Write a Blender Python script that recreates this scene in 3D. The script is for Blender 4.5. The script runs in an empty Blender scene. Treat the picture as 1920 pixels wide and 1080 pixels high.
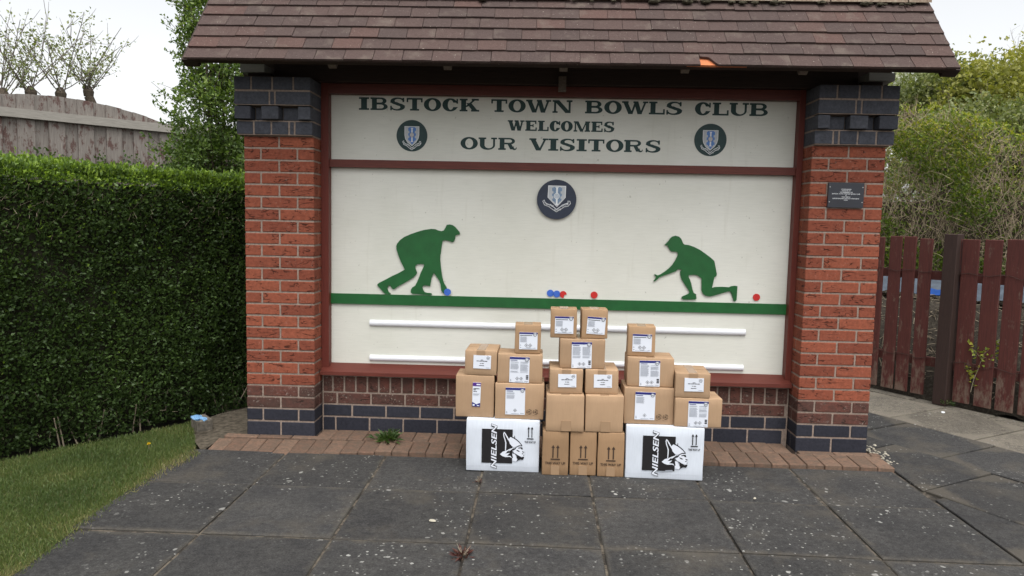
import bpy, bmesh, math, random
import numpy as np
from mathutils import Matrix, Vector, noise as mnoise
random.seed(7); rng = np.random.default_rng(7)
R = math.radians
S = bpy.context.scene

# ---------------------------------------------------------------- camera
F_PX = 1390.0
CAM = np.array([1.8478, -4.6131, 1.3899])
def _axes(yaw, pitch, roll):
    f = np.array([math.sin(yaw)*math.cos(pitch), math.cos(yaw)*math.cos(pitch), math.sin(pitch)])
    rt = np.array([math.cos(yaw), -math.sin(yaw), 0.0]); dn = np.cross(f, rt)
    return math.cos(roll)*rt+math.sin(roll)*dn, -math.sin(roll)*rt+math.cos(roll)*dn, f
AX_R, AX_D, AX_F = _axes(-0.0345, -0.09, -0.0209)
cd = bpy.data.cameras.new('camera'); cam = bpy.data.objects.new('camera', cd); S.collection.objects.link(cam)
cd.sensor_width = 36; cd.lens = F_PX/1920*36; cd.clip_start = .05; cd.clip_end = 2000
cam.matrix_world = Matrix(((AX_R[0], -AX_D[0], -AX_F[0], CAM[0]), (AX_R[1], -AX_D[1], -AX_F[1], CAM[1]),
                           (AX_R[2], -AX_D[2], -AX_F[2], CAM[2]), (0, 0, 0, 1)))
S.camera = cam
def ray(u, v): return (u-960)/F_PX*AX_R+(v-540)/F_PX*AX_D+AX_F
def pY(u, v, y): q = ray(u, v); return CAM+q*((y-CAM[1])/q[1])      # photo measure -> point on a wall plane
def pZ(u, v, z): q = ray(u, v); return CAM+q*((z-CAM[2])/q[2])      # photo measure -> point on a level
def pD(u, v, d): return CAM+ray(u, v)*d                             # photo measure -> point at a distance

# ---------------------------------------------------------------- sky, sun, exposure (bright overcast)
SUN_EL, SUN_AZ = 66, 165        # azimuth clockwise from +Y; high behind the camera, veiled by thin cloud
W = bpy.data.worlds.new('World'); S.world = W; W.use_nodes = True
nt = W.node_tree; nt.nodes.clear()
sky = nt.nodes.new('ShaderNodeTexSky'); sky.sky_type = 'NISHITA'; sky.sun_disc = False
sky.sun_elevation = R(SUN_EL); sky.sun_rotation = R(SUN_AZ); sky.air_density = 1.2; sky.dust_density = 4.0; sky.ozone_density = 1.0
bw = nt.nodes.new('ShaderNodeRGBToBW'); mx = nt.nodes.new('ShaderNodeMix'); mx.data_type = 'RGBA'
cc = nt.nodes.new('ShaderNodeCombineColor'); mx.inputs[0].default_value = .9      # cloud cover takes the blue out of the sky
bg = nt.nodes.new('ShaderNodeBackground'); bg.inputs[1].default_value = .15
wo = nt.nodes.new('ShaderNodeOutputWorld')
nt.links.new(sky.outputs[0], bw.inputs[0])
for k in range(3): nt.links.new(bw.outputs[0], cc.inputs[k])
nt.links.new(sky.outputs[0], mx.inputs[6]); nt.links.new(cc.outputs[0], mx.inputs[7])
nt.links.new(mx.outputs[2], bg.inputs[0]); nt.links.new(bg.outputs[0], wo.inputs[0])
sl = bpy.data.lights.new('sun', 'SUN'); sl.energy = .6; sl.angle = R(60); sl.color = (1, .97, .93)
so = bpy.data.objects.new('sun', sl); S.collection.objects.link(so)
sd = Vector((math.sin(R(SUN_AZ))*math.cos(R(SUN_EL)), math.cos(R(SUN_AZ))*math.cos(R(SUN_EL)), math.sin(R(SUN_EL))))
so.rotation_euler = sd.to_track_quat('Z', 'Y').to_euler(); so.location = sd*20
S.view_settings.view_transform = 'Standard'; S.view_settings.look = 'None'; S.view_settings.gamma = 1
S.view_settings.use_curve_mapping = False; S.view_settings.exposure = 1.2

# ---------------------------------------------------------------- materials
MATS = {}
class NB:
    def __init__(s, name):
        s.m = bpy.data.materials.new(name); s.m.use_nodes = True; s.t = s.m.node_tree; s.t.nodes.clear()
        s.out = s.n('ShaderNodeOutputMaterial'); s.b = s.n('ShaderNodeBsdfPrincipled'); s.l(s.b, 0, s.out, 0)
        s.b.inputs['Roughness'].default_value = .8; s.b.inputs['Specular IOR Level'].default_value = .3
        MATS[name] = s.m
    def n(s, t, **kw):
        x = s.t.nodes.new(t)
        for k, v in kw.items(): setattr(x, k, v)
        return x
    def l(s, a, i, b, j): s.t.links.new(a.outputs[i], b.inputs[j])
    def coord(s, scale=(1, 1, 1), rand=True):
        tc = s.n('ShaderNodeTexCoord'); mp = s.n('ShaderNodeMapping'); mp.inputs['Scale'].default_value = scale
        if rand:
            oi = s.n('ShaderNodeObjectInfo'); ml = s.n('ShaderNodeMath', operation='MULTIPLY'); ml.inputs[1].default_value = 57.3
            ad = s.n('ShaderNodeVectorMath', operation='ADD'); s.l(oi, 'Random', ml, 0); s.l(tc, 'Object', ad, 0); s.l(ml, 0, ad, 1); s.l(ad, 0, mp, 0)
        else: s.l(tc, 'Object', mp, 0)
        return mp
    def noise(s, co, scale, detail=3, rough=.55, dist=0):
        x = s.n('ShaderNodeTexNoise'); x.inputs['Scale'].default_value = scale; x.inputs['Detail'].default_value = detail
        x.inputs['Roughness'].default_value = rough; x.inputs['Distortion'].default_value = dist; s.l(co, 0, x, 0); return x
    def ramp(s, src, i, stops, interp='LINEAR'):
        x = s.n('ShaderNodeValToRGB'); x.color_ramp.interpolation = interp; e = x.color_ramp.elements
        while len(e) < len(stops): e.new(.5)
        for q, (p, c) in zip(e, stops): q.position = p; q.color = (*c, 1) if len(c) == 3 else c
        s.l(src, i, x, 0); return x
    def mix(s, fac, a, b, mode='MIX'):
        x = s.n('ShaderNodeMix', data_type='RGBA', blend_type=mode)
        for j, q in ((0, fac), (6, a), (7, b)):
            if isinstance(q, tuple) and hasattr(q[0], 'outputs'): s.l(q[0], q[1], x, j)
            elif hasattr(q, 'outputs'): s.l(q, 2 if q.bl_idname == 'ShaderNodeMix' else 0, x, j)
            elif j == 0: x.inputs[0].default_value = q
            else: x.inputs[j].default_value = (*q, 1)
        return x
    def col(s, q): s.l(q, 2 if q.bl_idname == 'ShaderNodeMix' else 0, s.b, 'Base Color')
    def bump(s, src, i, strength, dist):
        x = s.n('ShaderNodeBump'); x.inputs['Strength'].default_value = strength; x.inputs['Distance'].default_value = dist
        s.l(src, i, x, 'Height'); s.l(x, 0, s.b, 'Normal'); return x
G3 = lambda v: (v, v, v)

def m_plain(name, c, rough=.6, var=.12, scale=30, bump=.1, spec=.3):
    k = NB(name); co = k.coord(); n = k.noise(co, scale, 4)
    k.col(k.ramp(n, 0, [(.25, tuple(x*(1-var) for x in c)), (.75, tuple(min(1, x*(1+var)) for x in c))]))
    k.b.inputs['Roughness'].default_value = rough; k.b.inputs['Specular IOR Level'].default_value = spec
    if bump: k.bump(n, 0, bump, .003)
    return k.m

def m_brick(name, c1, c2, crease=True, dirt=0.0, dcol=(.07, .05, .04), bloom=0.0):
    k = NB(name); co = k.coord(); oi = k.n('ShaderNodeObjectInfo')
    base = k.ramp(oi, 'Random', [(0, c1), (1, c2)])
    n = k.noise(co, 60, 5, .7); sp = k.ramp(n, 0, [(.3, G3(.72)), (.7, G3(1.2))])
    c = k.mix(1.0, base, sp, 'MULTIPLY')
    h = n
    if crease:
        c2o = k.coord((7, 7, 30)); w = k.noise(c2o, 1.5, 1.5, .4, .8)
        sb = k.n('ShaderNodeMath', operation='SUBTRACT'); sb.inputs[1].default_value = .52; k.l(w, 0, sb, 0)
        ab = k.n('ShaderNodeMath', operation='ABSOLUTE'); k.l(sb, 0, ab, 0)
        ln = k.ramp(ab, 0, [(0.0, G3(.22)), (.012, G3(.35)), (.03, G3(1))])
        gate = k.noise(co, 14, 1); gr = k.ramp(gate, 0, [(.45, G3(1)), (.53, G3(0))])
        ln2 = k.mix((gr, 0), (ln, 0), G3(1)); c = k.mix(1.0, c, ln2, 'MULTIPLY'); h = ln2
    if dirt:
        d = k.noise(co, 22, 4, .7); dr = k.ramp(d, 0, [(.5-dirt*.3, G3(0)), (.62, G3(min(1, dirt)))]); c = k.mix((dr, 0), c, dcol)
    if bloom:
        e = k.noise(co, 75, 4, .7); g2 = k.noise(co, 9, 2); e2 = k.mix(1.0, k.ramp(e, 0, [(.58, G3(0)), (.68, G3(bloom))]), k.ramp(g2, 0, [(.45, G3(0)), (.62, G3(1))]), 'MULTIPLY'); c = k.mix(e2, c, (.36, .32, .28))
    k.col(c); k.b.inputs['Roughness'].default_value = .9; k.b.inputs['Specular IOR Level'].default_value = .15
    k.bump(h, 2 if h.bl_idname == 'ShaderNodeMix' else 0, .5, .003); return k.m
m_brick('brick_red', (.185, .053, .032), (.262, .078, .044), True, .10, (.10, .045, .035), .25)
m_brick('brick_weathered', (.085, .042, .034), (.13, .05, .038), True, .45, (.05, .04, .033), .8)
m_brick('brick_blue', (.022, .023, .031), (.033, .034, .044), False, .0)
m_brick('brick_blue_top', (.060, .063, .076), (.085, .089, .104), False, .25, (.03, .03, .035))
m_brick('paver_brick', (.135, .082, .058), (.20, .125, .088), False, .5, (.075, .068, .054))
m_plain('mortar', (.25, .195, .16), .95, .3, 80, .5, .1)

def m_tile():
    k = NB('roof_tile'); co = k.coord(); oi = k.n('ShaderNodeObjectInfo')
    base = k.ramp(oi, 'Random', [(0, (.056, .039, .035)), (.5, (.064, .043, .038)), (.9, (.070, .045, .039)), (1, (.084, .048, .040))])
    n = k.noise(co, 90, 5, .75); c = k.mix(1.0, base, k.ramp(n, 0, [(.3, G3(.75)), (.7, G3(1.3))]), 'MULTIPLY')
    p = k.noise(co, 9, 4, .6); c = k.mix((k.ramp(p, 0, [(.55, G3(0)), (.72, G3(.55))]), 0), c, (.125, .10, .082))
    l = k.noise(co, 110, 2, .5); c = k.mix((k.ramp(l, 0, [(.72, G3(0)), (.76, G3(.8))]), 0), c, (.42, .38, .32))
    k.col(c); k.b.inputs['Roughness'].default_value = .92; k.bump(n, 0, .5, .004)
m_tile()
m_plain('terracotta_fresh', (.50, .17, .075), .9, .12, 60, .2, .1)
def m_ridge():
    k = NB('ridge_stone'); co = k.coord(); n = k.noise(co, 35, 6, .75)
    c = k.ramp(n, 0, [(.28, (.10, .07, .05)), (.45, (.25, .19, .14)), (.6, (.34, .28, .21)), (.75, (.42, .38, .30))]); k.col(c)
    k.b.inputs['Roughness'].default_value = .95; k.bump(n, 0, .6, .006)
m_ridge()
m_plain('moss', (.055, .05, .035), 1, .5, 90, .8, .05)

def m_wood(name, c1, c2, grain=(3, 3, 60), rough=.75, stain=None, st_lo=.56, st_hi=.68):
    k = NB(name); co = k.coord(grain); n = k.noise(co, 3, 5, .6, .6)
    c = k.ramp(n, 0, [(.3, c1), (.7, c2)])
    if stain:
        co2 = k.coord((1.0, 1.0, .45)); s2 = k.noise(co2, 16, 5, .75); c = k.mix((k.ramp(s2, 0, [(st_lo, G3(0)), (st_hi, G3(.85))]), 0), c, stain)
    k.col(c); k.b.inputs['Roughness'].default_value = rough; k.bump(n, 0, .35, .002); return k.m
m_wood('frame_wood', (.095, .020, .014), (.14, .030, .02), (60, 60, 3), .5)
m_wood('frame_wood_h', (.085, .020, .0145), (.135, .033, .022), (3, 60, 60), .5)
m_wood('dark_timber', (.030, .021, .018), (.05, .034, .028), (3, 30, 60), .8)
m_wood('grey_timber', (.36, .37, .35), (.50, .51, .49), (3, 30, 60), .85)
m_wood('rafter_wood', (.10, .08, .065), (.17, .14, .115), (30, 3, 30), .85)
m_wood('fence_grey', (.15, .132, .118), (.25, .225, .20), (40, 40, 3), .9, (.085, .04, .034), .52, .60)
m_wood('fence_rail_grey', (.22, .205, .18), (.33, .31, .275), (3, 3, 50), .9)
k = NB('picket_red'); co = k.coord((50, 50, 2.5)); n = k.noise(co, 3, 5, .6, .6); c = k.ramp(n, 0, [(.3, (.060, .018, .015)), (.7, (.10, .028, .022))])
s2 = k.noise(k.coord((1, 1, .35)), 20, 5, .75); tc = k.n('ShaderNodeTexCoord'); sz = k.n('ShaderNodeSeparateXYZ'); k.l(tc, 'Object', sz, 0)
mr = k.n('ShaderNodeMapRange'); mr.inputs[1].default_value = 0; mr.inputs[2].default_value = .45; mr.inputs[3].default_value = .17; mr.inputs[4].default_value = 0; k.l(sz, 2, mr, 0)
ad = k.n('ShaderNodeMath', operation='ADD'); k.l(s2, 0, ad, 0); k.l(mr, 0, ad, 1); c = k.mix((k.ramp(ad, 0, [(.58, G3(0)), (.74, G3(.75))]), 0), c, (.17, .125, .095))
k.col(c); k.b.inputs['Roughness'].default_value = .75; k.bump(n, 0, .35, .002)
m_wood('post_brown', (.030, .017, .014), (.045, .026, .021), (50, 50, 3), .7)
m_plain('wire', (.05, .03, .025), .7, .2, 20, 0)

def m_panel():
    k = NB('panel_cream'); co = k.coord((1, 1, 1), False); n = k.noise(co, 1.6, 4, .6)
    c = k.ramp(n, 0, [(.3, (.60, .60, .53)), (.7, (.675, .672, .61))])
    s = k.noise(k.coord((3, 3, 40), False), 3.0, 3, .6); c = k.mix(1.0, c, k.ramp(s, 0, [(.3, G3(.96)), (.6, G3(1.02))]), 'MULTIPLY')
    sp = k.noise(co, 45, 2, .5); c = k.mix((k.ramp(sp, 0, [(.735, G3(0)), (.76, G3(.55))]), 0), c, (.28, .27, .22))
    dr = k.noise(k.coord((9, 9, .8), False), 2.2, 5, .65); c = k.mix((k.ramp(dr, 0, [(.60, G3(0)), (.80, G3(.30))]), 0), c, (.42, .40, .32))
    k.col(c); k.b.inputs['Roughness'].default_value = .45; k.b.inputs['Specular IOR Level'].default_value = .35; k.bump(s, 0, .08, .002)
m_panel()
m_plain('sign_green_letters', (.012, .040, .038), .5, .1, 40, 0)
m_plain('badge_green', (.014, .042, .042), .45, .1, 40, 0)
m_plain('badge_navy', (.028, .036, .058), .45, .12, 40, 0)
m_plain('crest_silver', (.46, .48, .50), .5, .08, 60, 0)
m_plain('crest_white', (.72, .74, .75), .5, .05, 60, 0)
m_plain('crest_blue', (.09, .21, .52), .5, .1, 60, 0)
m_plain('crest_slate', (.17, .25, .36), .5, .25, 90, 0)
m_plain('crest_grey', (.28, .25, .25), .5, .1, 60, 0)
m_plain('paint_green', (.010, .092, .022), .4, .16, 18, .12, .4)
m_plain('bowl_blue', (.045, .13, .50), .4, .15, 40, 0, .4)
m_plain('bowl_red', (.50, .022, .02), .4, .15, 40, 0, .4)
m_plain('white_plastic', (.70, .71, .74), .35, .03, 10, 0, .5)
m_plain('plaque_black', (.018, .02, .028), .35, .1, 20, 0, .5)
m_plain('screw_steel', (.5, .5, .48), .4, .1, 20, 0, .5)

def m_card(name, c):
    k = NB(name); co = k.coord(); n = k.noise(co, 5, 3, .6); f = k.noise(k.coord((260, 260, 14)), 1, 3, .6)
    cc_ = k.mix(1.0, k.ramp(n, 0, [(.3, tuple(x*.93 for x in c)), (.7, tuple(x*1.05 for x in c))]), k.ramp(f, 0, [(.3, G3(.95)), (.7, G3(1.04))]), 'MULTIPLY')
    oi = k.n('ShaderNodeObjectInfo'); cc_ = k.mix(1.0, cc_, k.ramp(oi, 'Random', [(0, G3(.86)), (1, G3(1.08))]), 'MULTIPLY')
    k.col(cc_); k.b.inputs['Roughness'].default_value = .75; k.b.inputs['Specular IOR Level'].default_value = .2; k.bump(n, 0, .15, .004)
m_card('cardboard', (.355, .235, .142)); m_card('cardboard_dark', (.285, .178, .098)); m_card('cardboard_warm', (.335, .215, .122)); m_card('cardboard_white', (.60, .64, .70)); m_card('cardboard_edge', (.30, .20, .12))
k = NB('packing_tape'); k.b.inputs['Base Color'].default_value = (.31, .205, .123, 1); k.b.inputs['Roughness'].default_value = .22; k.b.inputs['Specular IOR Level'].default_value = .45
m_plain('label_white', (.64, .67, .73), .4, .02, 10, 0, .4)
m_plain('label_blue', (.018, .022, .155), .4, .1, 10, 0, .4)
m_plain('label_purple', (.075, .022, .20), .4, .1, 10, 0, .4)
m_plain('ink_black', (.012, .011, .012), .55, .1, 60, 0)
m_plain('ink_grey', (.27, .29, .33), .6, .1, 60, 0)
m_plain('ink_brown', (.05, .03, .02), .6, .1, 60, 0)

def m_slab(name, c1, c2, patch):
    k = NB(name); co = k.coord(); oi = k.n('ShaderNodeObjectInfo')
    n = k.noise(co, 130, 5, .8); a = k.noise(co, 3.2, 5, .62)
    c = k.mix((k.ramp(a, 0, [(.32, G3(0)), (.7, G3(1))]), 0), c1, c2)
    c = k.mix(1.0, c, k.ramp(oi, 'Random', [(0, G3(.86)), (1, G3(1.14))]), 'MULTIPLY')
    c = k.mix(1.0, c, k.ramp(n, 0, [(.30, G3(.45)), (.5, G3(1)), (.70, G3(1.8))]), 'MULTIPLY')
    n2 = k.noise(co, 38, 4, .7); c = k.mix(1.0, c, k.ramp(n2, 0, [(.3, G3(.65)), (.7, G3(1.4))]), 'MULTIPLY')
    p = k.noise(co, 2.1, 5, .65); c = k.mix((k.ramp(p, 0, [(.54, G3(0)), (.72, G3(.55))]), 0), c, patch)
    tc = k.n('ShaderNodeTexCoord'); ab = k.n('ShaderNodeVectorMath', operation='ABSOLUTE'); k.l(tc, 'Object', ab, 0); sx = k.n('ShaderNodeSeparateXYZ'); k.l(ab, 0, sx, 0)
    mxx = k.n('ShaderNodeMath', operation='MAXIMUM'); k.l(sx, 0, mxx, 0); k.l(sx, 1, mxx, 1); en = k.noise(co, 11, 5, .75)
    ma = k.n('ShaderNodeMath', operation='MULTIPLY_ADD'); ma.inputs[1].default_value = .16; k.l(en, 0, ma, 0); k.l(mxx, 0, ma, 2)
    c = k.mix((k.ramp(ma, 0, [(.355, G3(0)), (.40, G3(.6))]), 0), c, patch)
    # pale lichen discs of mixed size
    for sc, lo, hi, amt in ((8, .085, .12, .9), (19, .13, .18, .8), (44, .18, .26, .75)):
        v = k.n('ShaderNodeTexVoronoi'); v.inputs['Scale'].default_value = sc; v.inputs['Randomness'].default_value = 1
        nz = k.noise(co, sc*2.2, 2); ad = k.n('ShaderNodeVectorMath', operation='MULTIPLY_ADD'); ad.inputs[1].default_value = (.05*9/sc,)*3
        k.l(nz, 1, ad, 0); k.l(co, 0, ad, 2); k.l(ad, 0, v, 0)
        sel = k.ramp(v, 1, [(.63, G3(0)), (.70, G3(1))]); ds = k.ramp(v, 0, [(lo, G3(amt)), (hi, G3(0))])
        mm = k.mix(1.0, sel, ds, 'MULTIPLY')
        gate = k.noise(co, 1.7, 2); mm = k.mix(1.0, mm, k.ramp(gate, 0, [(.44, G3(.05)), (.64, G3(1))]), 'MULTIPLY')
        c = k.mix(mm, c, (.36, .355, .33))
    k.col(c); k.b.inputs['Roughness'].default_value = .88; k.b.inputs['Specular IOR Level'].default_value = .25; k.bump(n, 0, .5, .004)
m_slab('slab_dark', (.028, .0275, .0275), (.045, .0435, .041), (.085, .074, .058))
m_slab('slab_tan', (.085, .076, .062), (.13, .115, .092), (.17, .15, .12))
def m_soil():
    k = NB('soil'); co = k.coord((1, 1, 1), False); n = k.noise(co, 45, 6, .75)
    k.col(k.ramp(n, 0, [(.3, (.018, .014, .010)), (.55, (.05, .042, .032)), (.75, (.11, .095, .075))])); k.b.inputs['Roughness'].default_value = 1; k.bump(n, 0, .9, .01)
m_soil()
def m_joint():
    k = NB('joint_dirt'); co = k.coord((1, 1, 1), False); n = k.noise(co, 14, 6, .75)
    k.col(k.ramp(n, 0, [(.35, (.014, .013, .011)), (.48, (.04, .034, .027)), (.56, (.11, .092, .07)), (.72, (.16, .14, .105))])); k.b.inputs['Roughness'].default_value = 1; k.bump(n, 0, .9, .008)
m_joint()
def m_lawn():
    k = NB('turf'); co = k.coord((1, 1, 1), False); n = k.noise(co, 3, 4); k.col(k.ramp(n, 0, [(.3, (.05, .055, .018)), (.7, (.085, .085, .03))])); k.b.inputs['Roughness'].default_value = 1
m_lawn()
m_plain('concrete_old', (.13, .115, .095), .95, .4, 50, .6, .1)
m_plain('dirt_pale', (.085, .072, .055), 1, .6, 35, .9, .05)
m_plain('glove_blue', (.13, .27, .45), .5, .15, 40, .2)
m_plain('tarpaulin_blue', (.018, .06, .22), .85, .2, 12, .3, .1)
m_plain('tarpaulin_grey', (.075, .09, .11), .85, .3, 12, .3, .1)
m_plain('petal_yellow', (.75, .52, .02), .6, .1, 40, 0)
m_plain('litter_pale', (.38, .35, .28), .8, .2, 40, 0)

def m_leaf(name, stops, trans=.35, rough=.5):
    """leaf colour comes from each leaf's own random tint (stops over 0..1)"""
    k = NB(name); at = k.n('ShaderNodeAttribute', attribute_name='tint'); c = k.ramp(at, 'Fac', stops)
    k.col(c); k.b.inputs['Roughness'].default_value = rough; k.b.inputs['Specular IOR Level'].default_value = .35
    tr = k.n('ShaderNodeBsdfTranslucent'); g = k.mix(1.0, c, (1.25, 1.35, .55), 'MULTIPLY'); k.l(g, 2, tr, 0)
    ms = k.n('ShaderNodeMixShader'); ms.inputs[0].default_value = trans; k.l(k.b, 0, ms, 1); k.l(tr, 0, ms, 2); k.l(ms, 0, k.out, 0)
m_leaf('leaf_hedge', [(0, (.034, .060, .018)), (.5, (.066, .112, .030)), (.78, (.105, .165, .042)), (.86, (.15, .24, .03)), (1, (.24, .34, .045))])
m_leaf('leaf_shrub', [(0, (.05, .085, .022)), (.5, (.10, .16, .038)), (1, (.21, .28, .06))])
m_leaf('leaf_apple', [(0, (.13, .16, .06)), (.6, (.21, .25, .09)), (1, (.32, .34, .17))])
m_leaf('leaf_wild', [(0, (.055, .095, .018)), (.5, (.125, .185, .028)), (.8, (.25, .28, .035)), (1, (.38, .36, .05))])
m_leaf('leaf_willow', [(0, (.17, .18, .045)), (.5, (.27, .27, .065)), (1, (.40, .37, .09))])
m_leaf('leaf_mid', [(0, (.09, .115, .045)), (.5, (.155, .185, .065)), (1, (.24, .25, .10))])
m_leaf('blossom', [(0, (.25, .27, .20)), (.5, (.45, .46, .40)), (1, (.72, .72, .68))])
m_leaf('blade', [(0, (.055, .090, .025)), (.5, (.105, .148, .04)), (.8, (.19, .19, .07)), (1, (.32, .265, .14))])
m_leaf('leaf_red', [(0, (.06, .018, .018)), (1, (.12, .05, .03))], .2)
m_plain('bark', (.075, .06, .045), .95, .35, 40, .6, .1)
m_plain('twig_pale', (.27, .225, .165), .95, .3, 30, .2, .1)
m_plain('twig_straw', (.30, .24, .165), .95, .3, 30, .2, .1)
m_plain('twig_grey', (.17, .15, .13), .95, .3, 30, .2, .1)
m_plain('hedge_core_shade', (.022, .022, .014), 1, .3, 20, .3, .05)  # dark colour of the hedge core, stands in for deep shadow

# ---------------------------------------------------------------- builders
COL = S.collection
def link(o, parent=None):
    COL.objects.link(o)
    if parent is not None: o.parent = parent
    return o
def mesh(name, v, f, mats, mi=None, smooth=False):
    me = bpy.data.meshes.new(name); me.from_pydata([tuple(map(float, p)) for p in v], [], [tuple(q) for q in f])
    for m in ([mats] if isinstance(mats, str) else mats): me.materials.append(MATS[m])
    if mi is not None: me.polygons.foreach_set('material_index', mi)
    if smooth: me.polygons.foreach_set('use_smooth', [True]*len(me.polygons))
    me.update(); return me
def obj(name, me, parent=None, loc=(0, 0, 0), rot=(0, 0, 0), label=None):
    o = bpy.data.objects.new(name, me); o.location = loc; o.rotation_euler = rot; link(o, parent)
    if label: o['label'] = label
    return o
def thing(name, label, cat, loc=(0, 0, 0), rz=0, group=None, me=None):
    o = bpy.data.objects.new(name, me); o.location = loc; o.rotation_euler = (0, 0, rz); link(o)
    o['label'] = label; o['category'] = cat
    if group: o['group'] = group
    return o
def setting(name, me, label=None):
    o = obj(name, me); o['kind'] = 'structure'
    if label: o['label'] = label
    return o
def boxv(x0, x1, y0, y1, z0, z1):
    return [(x0, y0, z0), (x1, y0, z0), (x1, y1, z0), (x0, y1, z0), (x0, y0, z1), (x1, y0, z1), (x1, y1, z1), (x0, y1, z1)]
BF = [(0, 3, 2, 1), (4, 5, 6, 7), (0, 1, 5, 4), (1, 2, 6, 5), (2, 3, 7, 6), (3, 0, 4, 7)]
def boxes_mesh(name, bs, mat):
    v, f = [], []
    for b in bs:
        n = len(v); v += boxv(*b); f += [tuple(i+n for i in q) for q in BF]
    return mesh(name, v, f, mat)
def cham(w, d, h, c, mat, name='piece', jit=0):
    """chamfered block centred on x,y with base at z=0 (44 triangles)"""
    bm = bmesh.new(); bmesh.ops.create_cube(bm, size=1)
    for v in bm.verts: v.co = Vector((v.co.x*w, v.co.y*d, (v.co.z+.5)*h))
    bmesh.ops.bevel(bm, geom=bm.edges[:], offset=c, segments=1, affect='EDGES', profile=.5)
    if jit:
        for v in bm.verts: v.co += Vector((random.uniform(-jit, jit), random.uniform(-jit, jit), random.uniform(-jit, jit)))
    me = bpy.data.meshes.new(name); bm.to_mesh(me); bm.free(); me.materials.append(MATS[mat]); return me
_cache = {}
def block(x0, x1, y0, y1, z0, z1, mat, parent, name='brick', c=.004, jit=.0008, tilt=.0):
    """one brick-like piece as its own object; alike pieces share mesh data (3 worn variants each)"""
    w, d, h = round(x1-x0, 3), round(y1-y0, 3), round(z1-z0, 3); var = random.randrange(3)
    key = (w, d, h, mat, c, var)
    if key not in _cache: _cache[key] = cham(w, d, h, c, mat, name, jit)
    o = obj(name, _cache[key], parent, ((x0+x1)/2, (y0+y1)/2, z0))
    if tilt: o.rotation_euler = (random.gauss(0, tilt), random.gauss(0, tilt), random.gauss(0, tilt))
    return o
def rbox(w, d, h, r, mat, amp=.0, seed=0, name='carton'):
    """soft-edged, slightly bulged carton: x centred, front at y=0, base z=0"""
    def ax(L, n): return [0, r]+[r+(L-2*r)*i/n for i in range(1, n)]+[L-r, L]
    X, Y, Z = ax(w, 5), ax(d, 4), ax(h, 5); idx = {}; v = []; f = []
    def vert(i, j, k):
        key = (i, j, k)
        if key not in idx:
            p = Vector((X[i]-w/2, Y[j], Z[k])); q = Vector((min(max(p.x, -w/2+r), w/2-r), min(max(p.y, r), d-r), min(max(p.z, r), h-r)))
            dv = p-q
            if dv.length > r: p = q+dv.normalized()*r
            if amp:
                nn = mnoise.noise_vector(p*9+Vector((seed*3.1, seed*1.7, 0)))*amp
                cen = (1-(2*p.x/w)**2)*(1-(2*(p.z/h)-1)**2); p = p+Vector((nn.x, nn.y-(amp*1.3*cen if p.y < d/2 else 0), nn.z if k > 0 else 0))
            idx[key] = len(v); v.append(p)
        return idx[key]
    nx, ny, nz = len(X)-1, len(Y)-1, len(Z)-1
    for i in range(nx):
        for k in range(nz): f += [(vert(i, 0, k), vert(i+1, 0, k), vert(i+1, 0, k+1), vert(i, 0, k+1)), (vert(i+1, ny, k), vert(i, ny, k), vert(i, ny, k+1), vert(i+1, ny, k+1))]
        for j in range(ny): f += [(vert(i, j, nz), vert(i+1, j, nz), vert(i+1, j+1, nz), vert(i, j+1, nz)), (vert(i, j+1, 0), vert(i+1, j+1, 0), vert(i+1, j, 0), vert(i, j, 0))]
    for j in range(ny):
        for k in range(nz): f += [(vert(0, j+1, k), vert(0, j, k), vert(0, j, k+1), vert(0, j+1, k+1)), (vert(nx, j, k), vert(nx, j+1, k), vert(nx, j+1, k+1), vert(nx, j, k+1))]
    return mesh(name, v, f, mat, smooth=True)
def extrude_xz(pts, y0, y1, mat, name='cutout'):
    """outline in (x,z) -> board of real thickness between y0 (front) and y1"""
    a = sum(pts[i][0]*pts[(i+1) % len(pts)][1]-pts[(i+1) % len(pts)][0]*pts[i][1] for i in range(len(pts)))
    if a < 0: pts = pts[::-1]
    n = len(pts); v = [(x, y0, z) for x, z in pts]+[(x, y1, z) for x, z in pts]
    f = [tuple(range(n)), tuple(range(2*n-1, n-1, -1))]+[(i, i+n, (i+1) % n+n, (i+1) % n) for i in range(n)]
    return mesh(name, v, f, mat)
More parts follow.
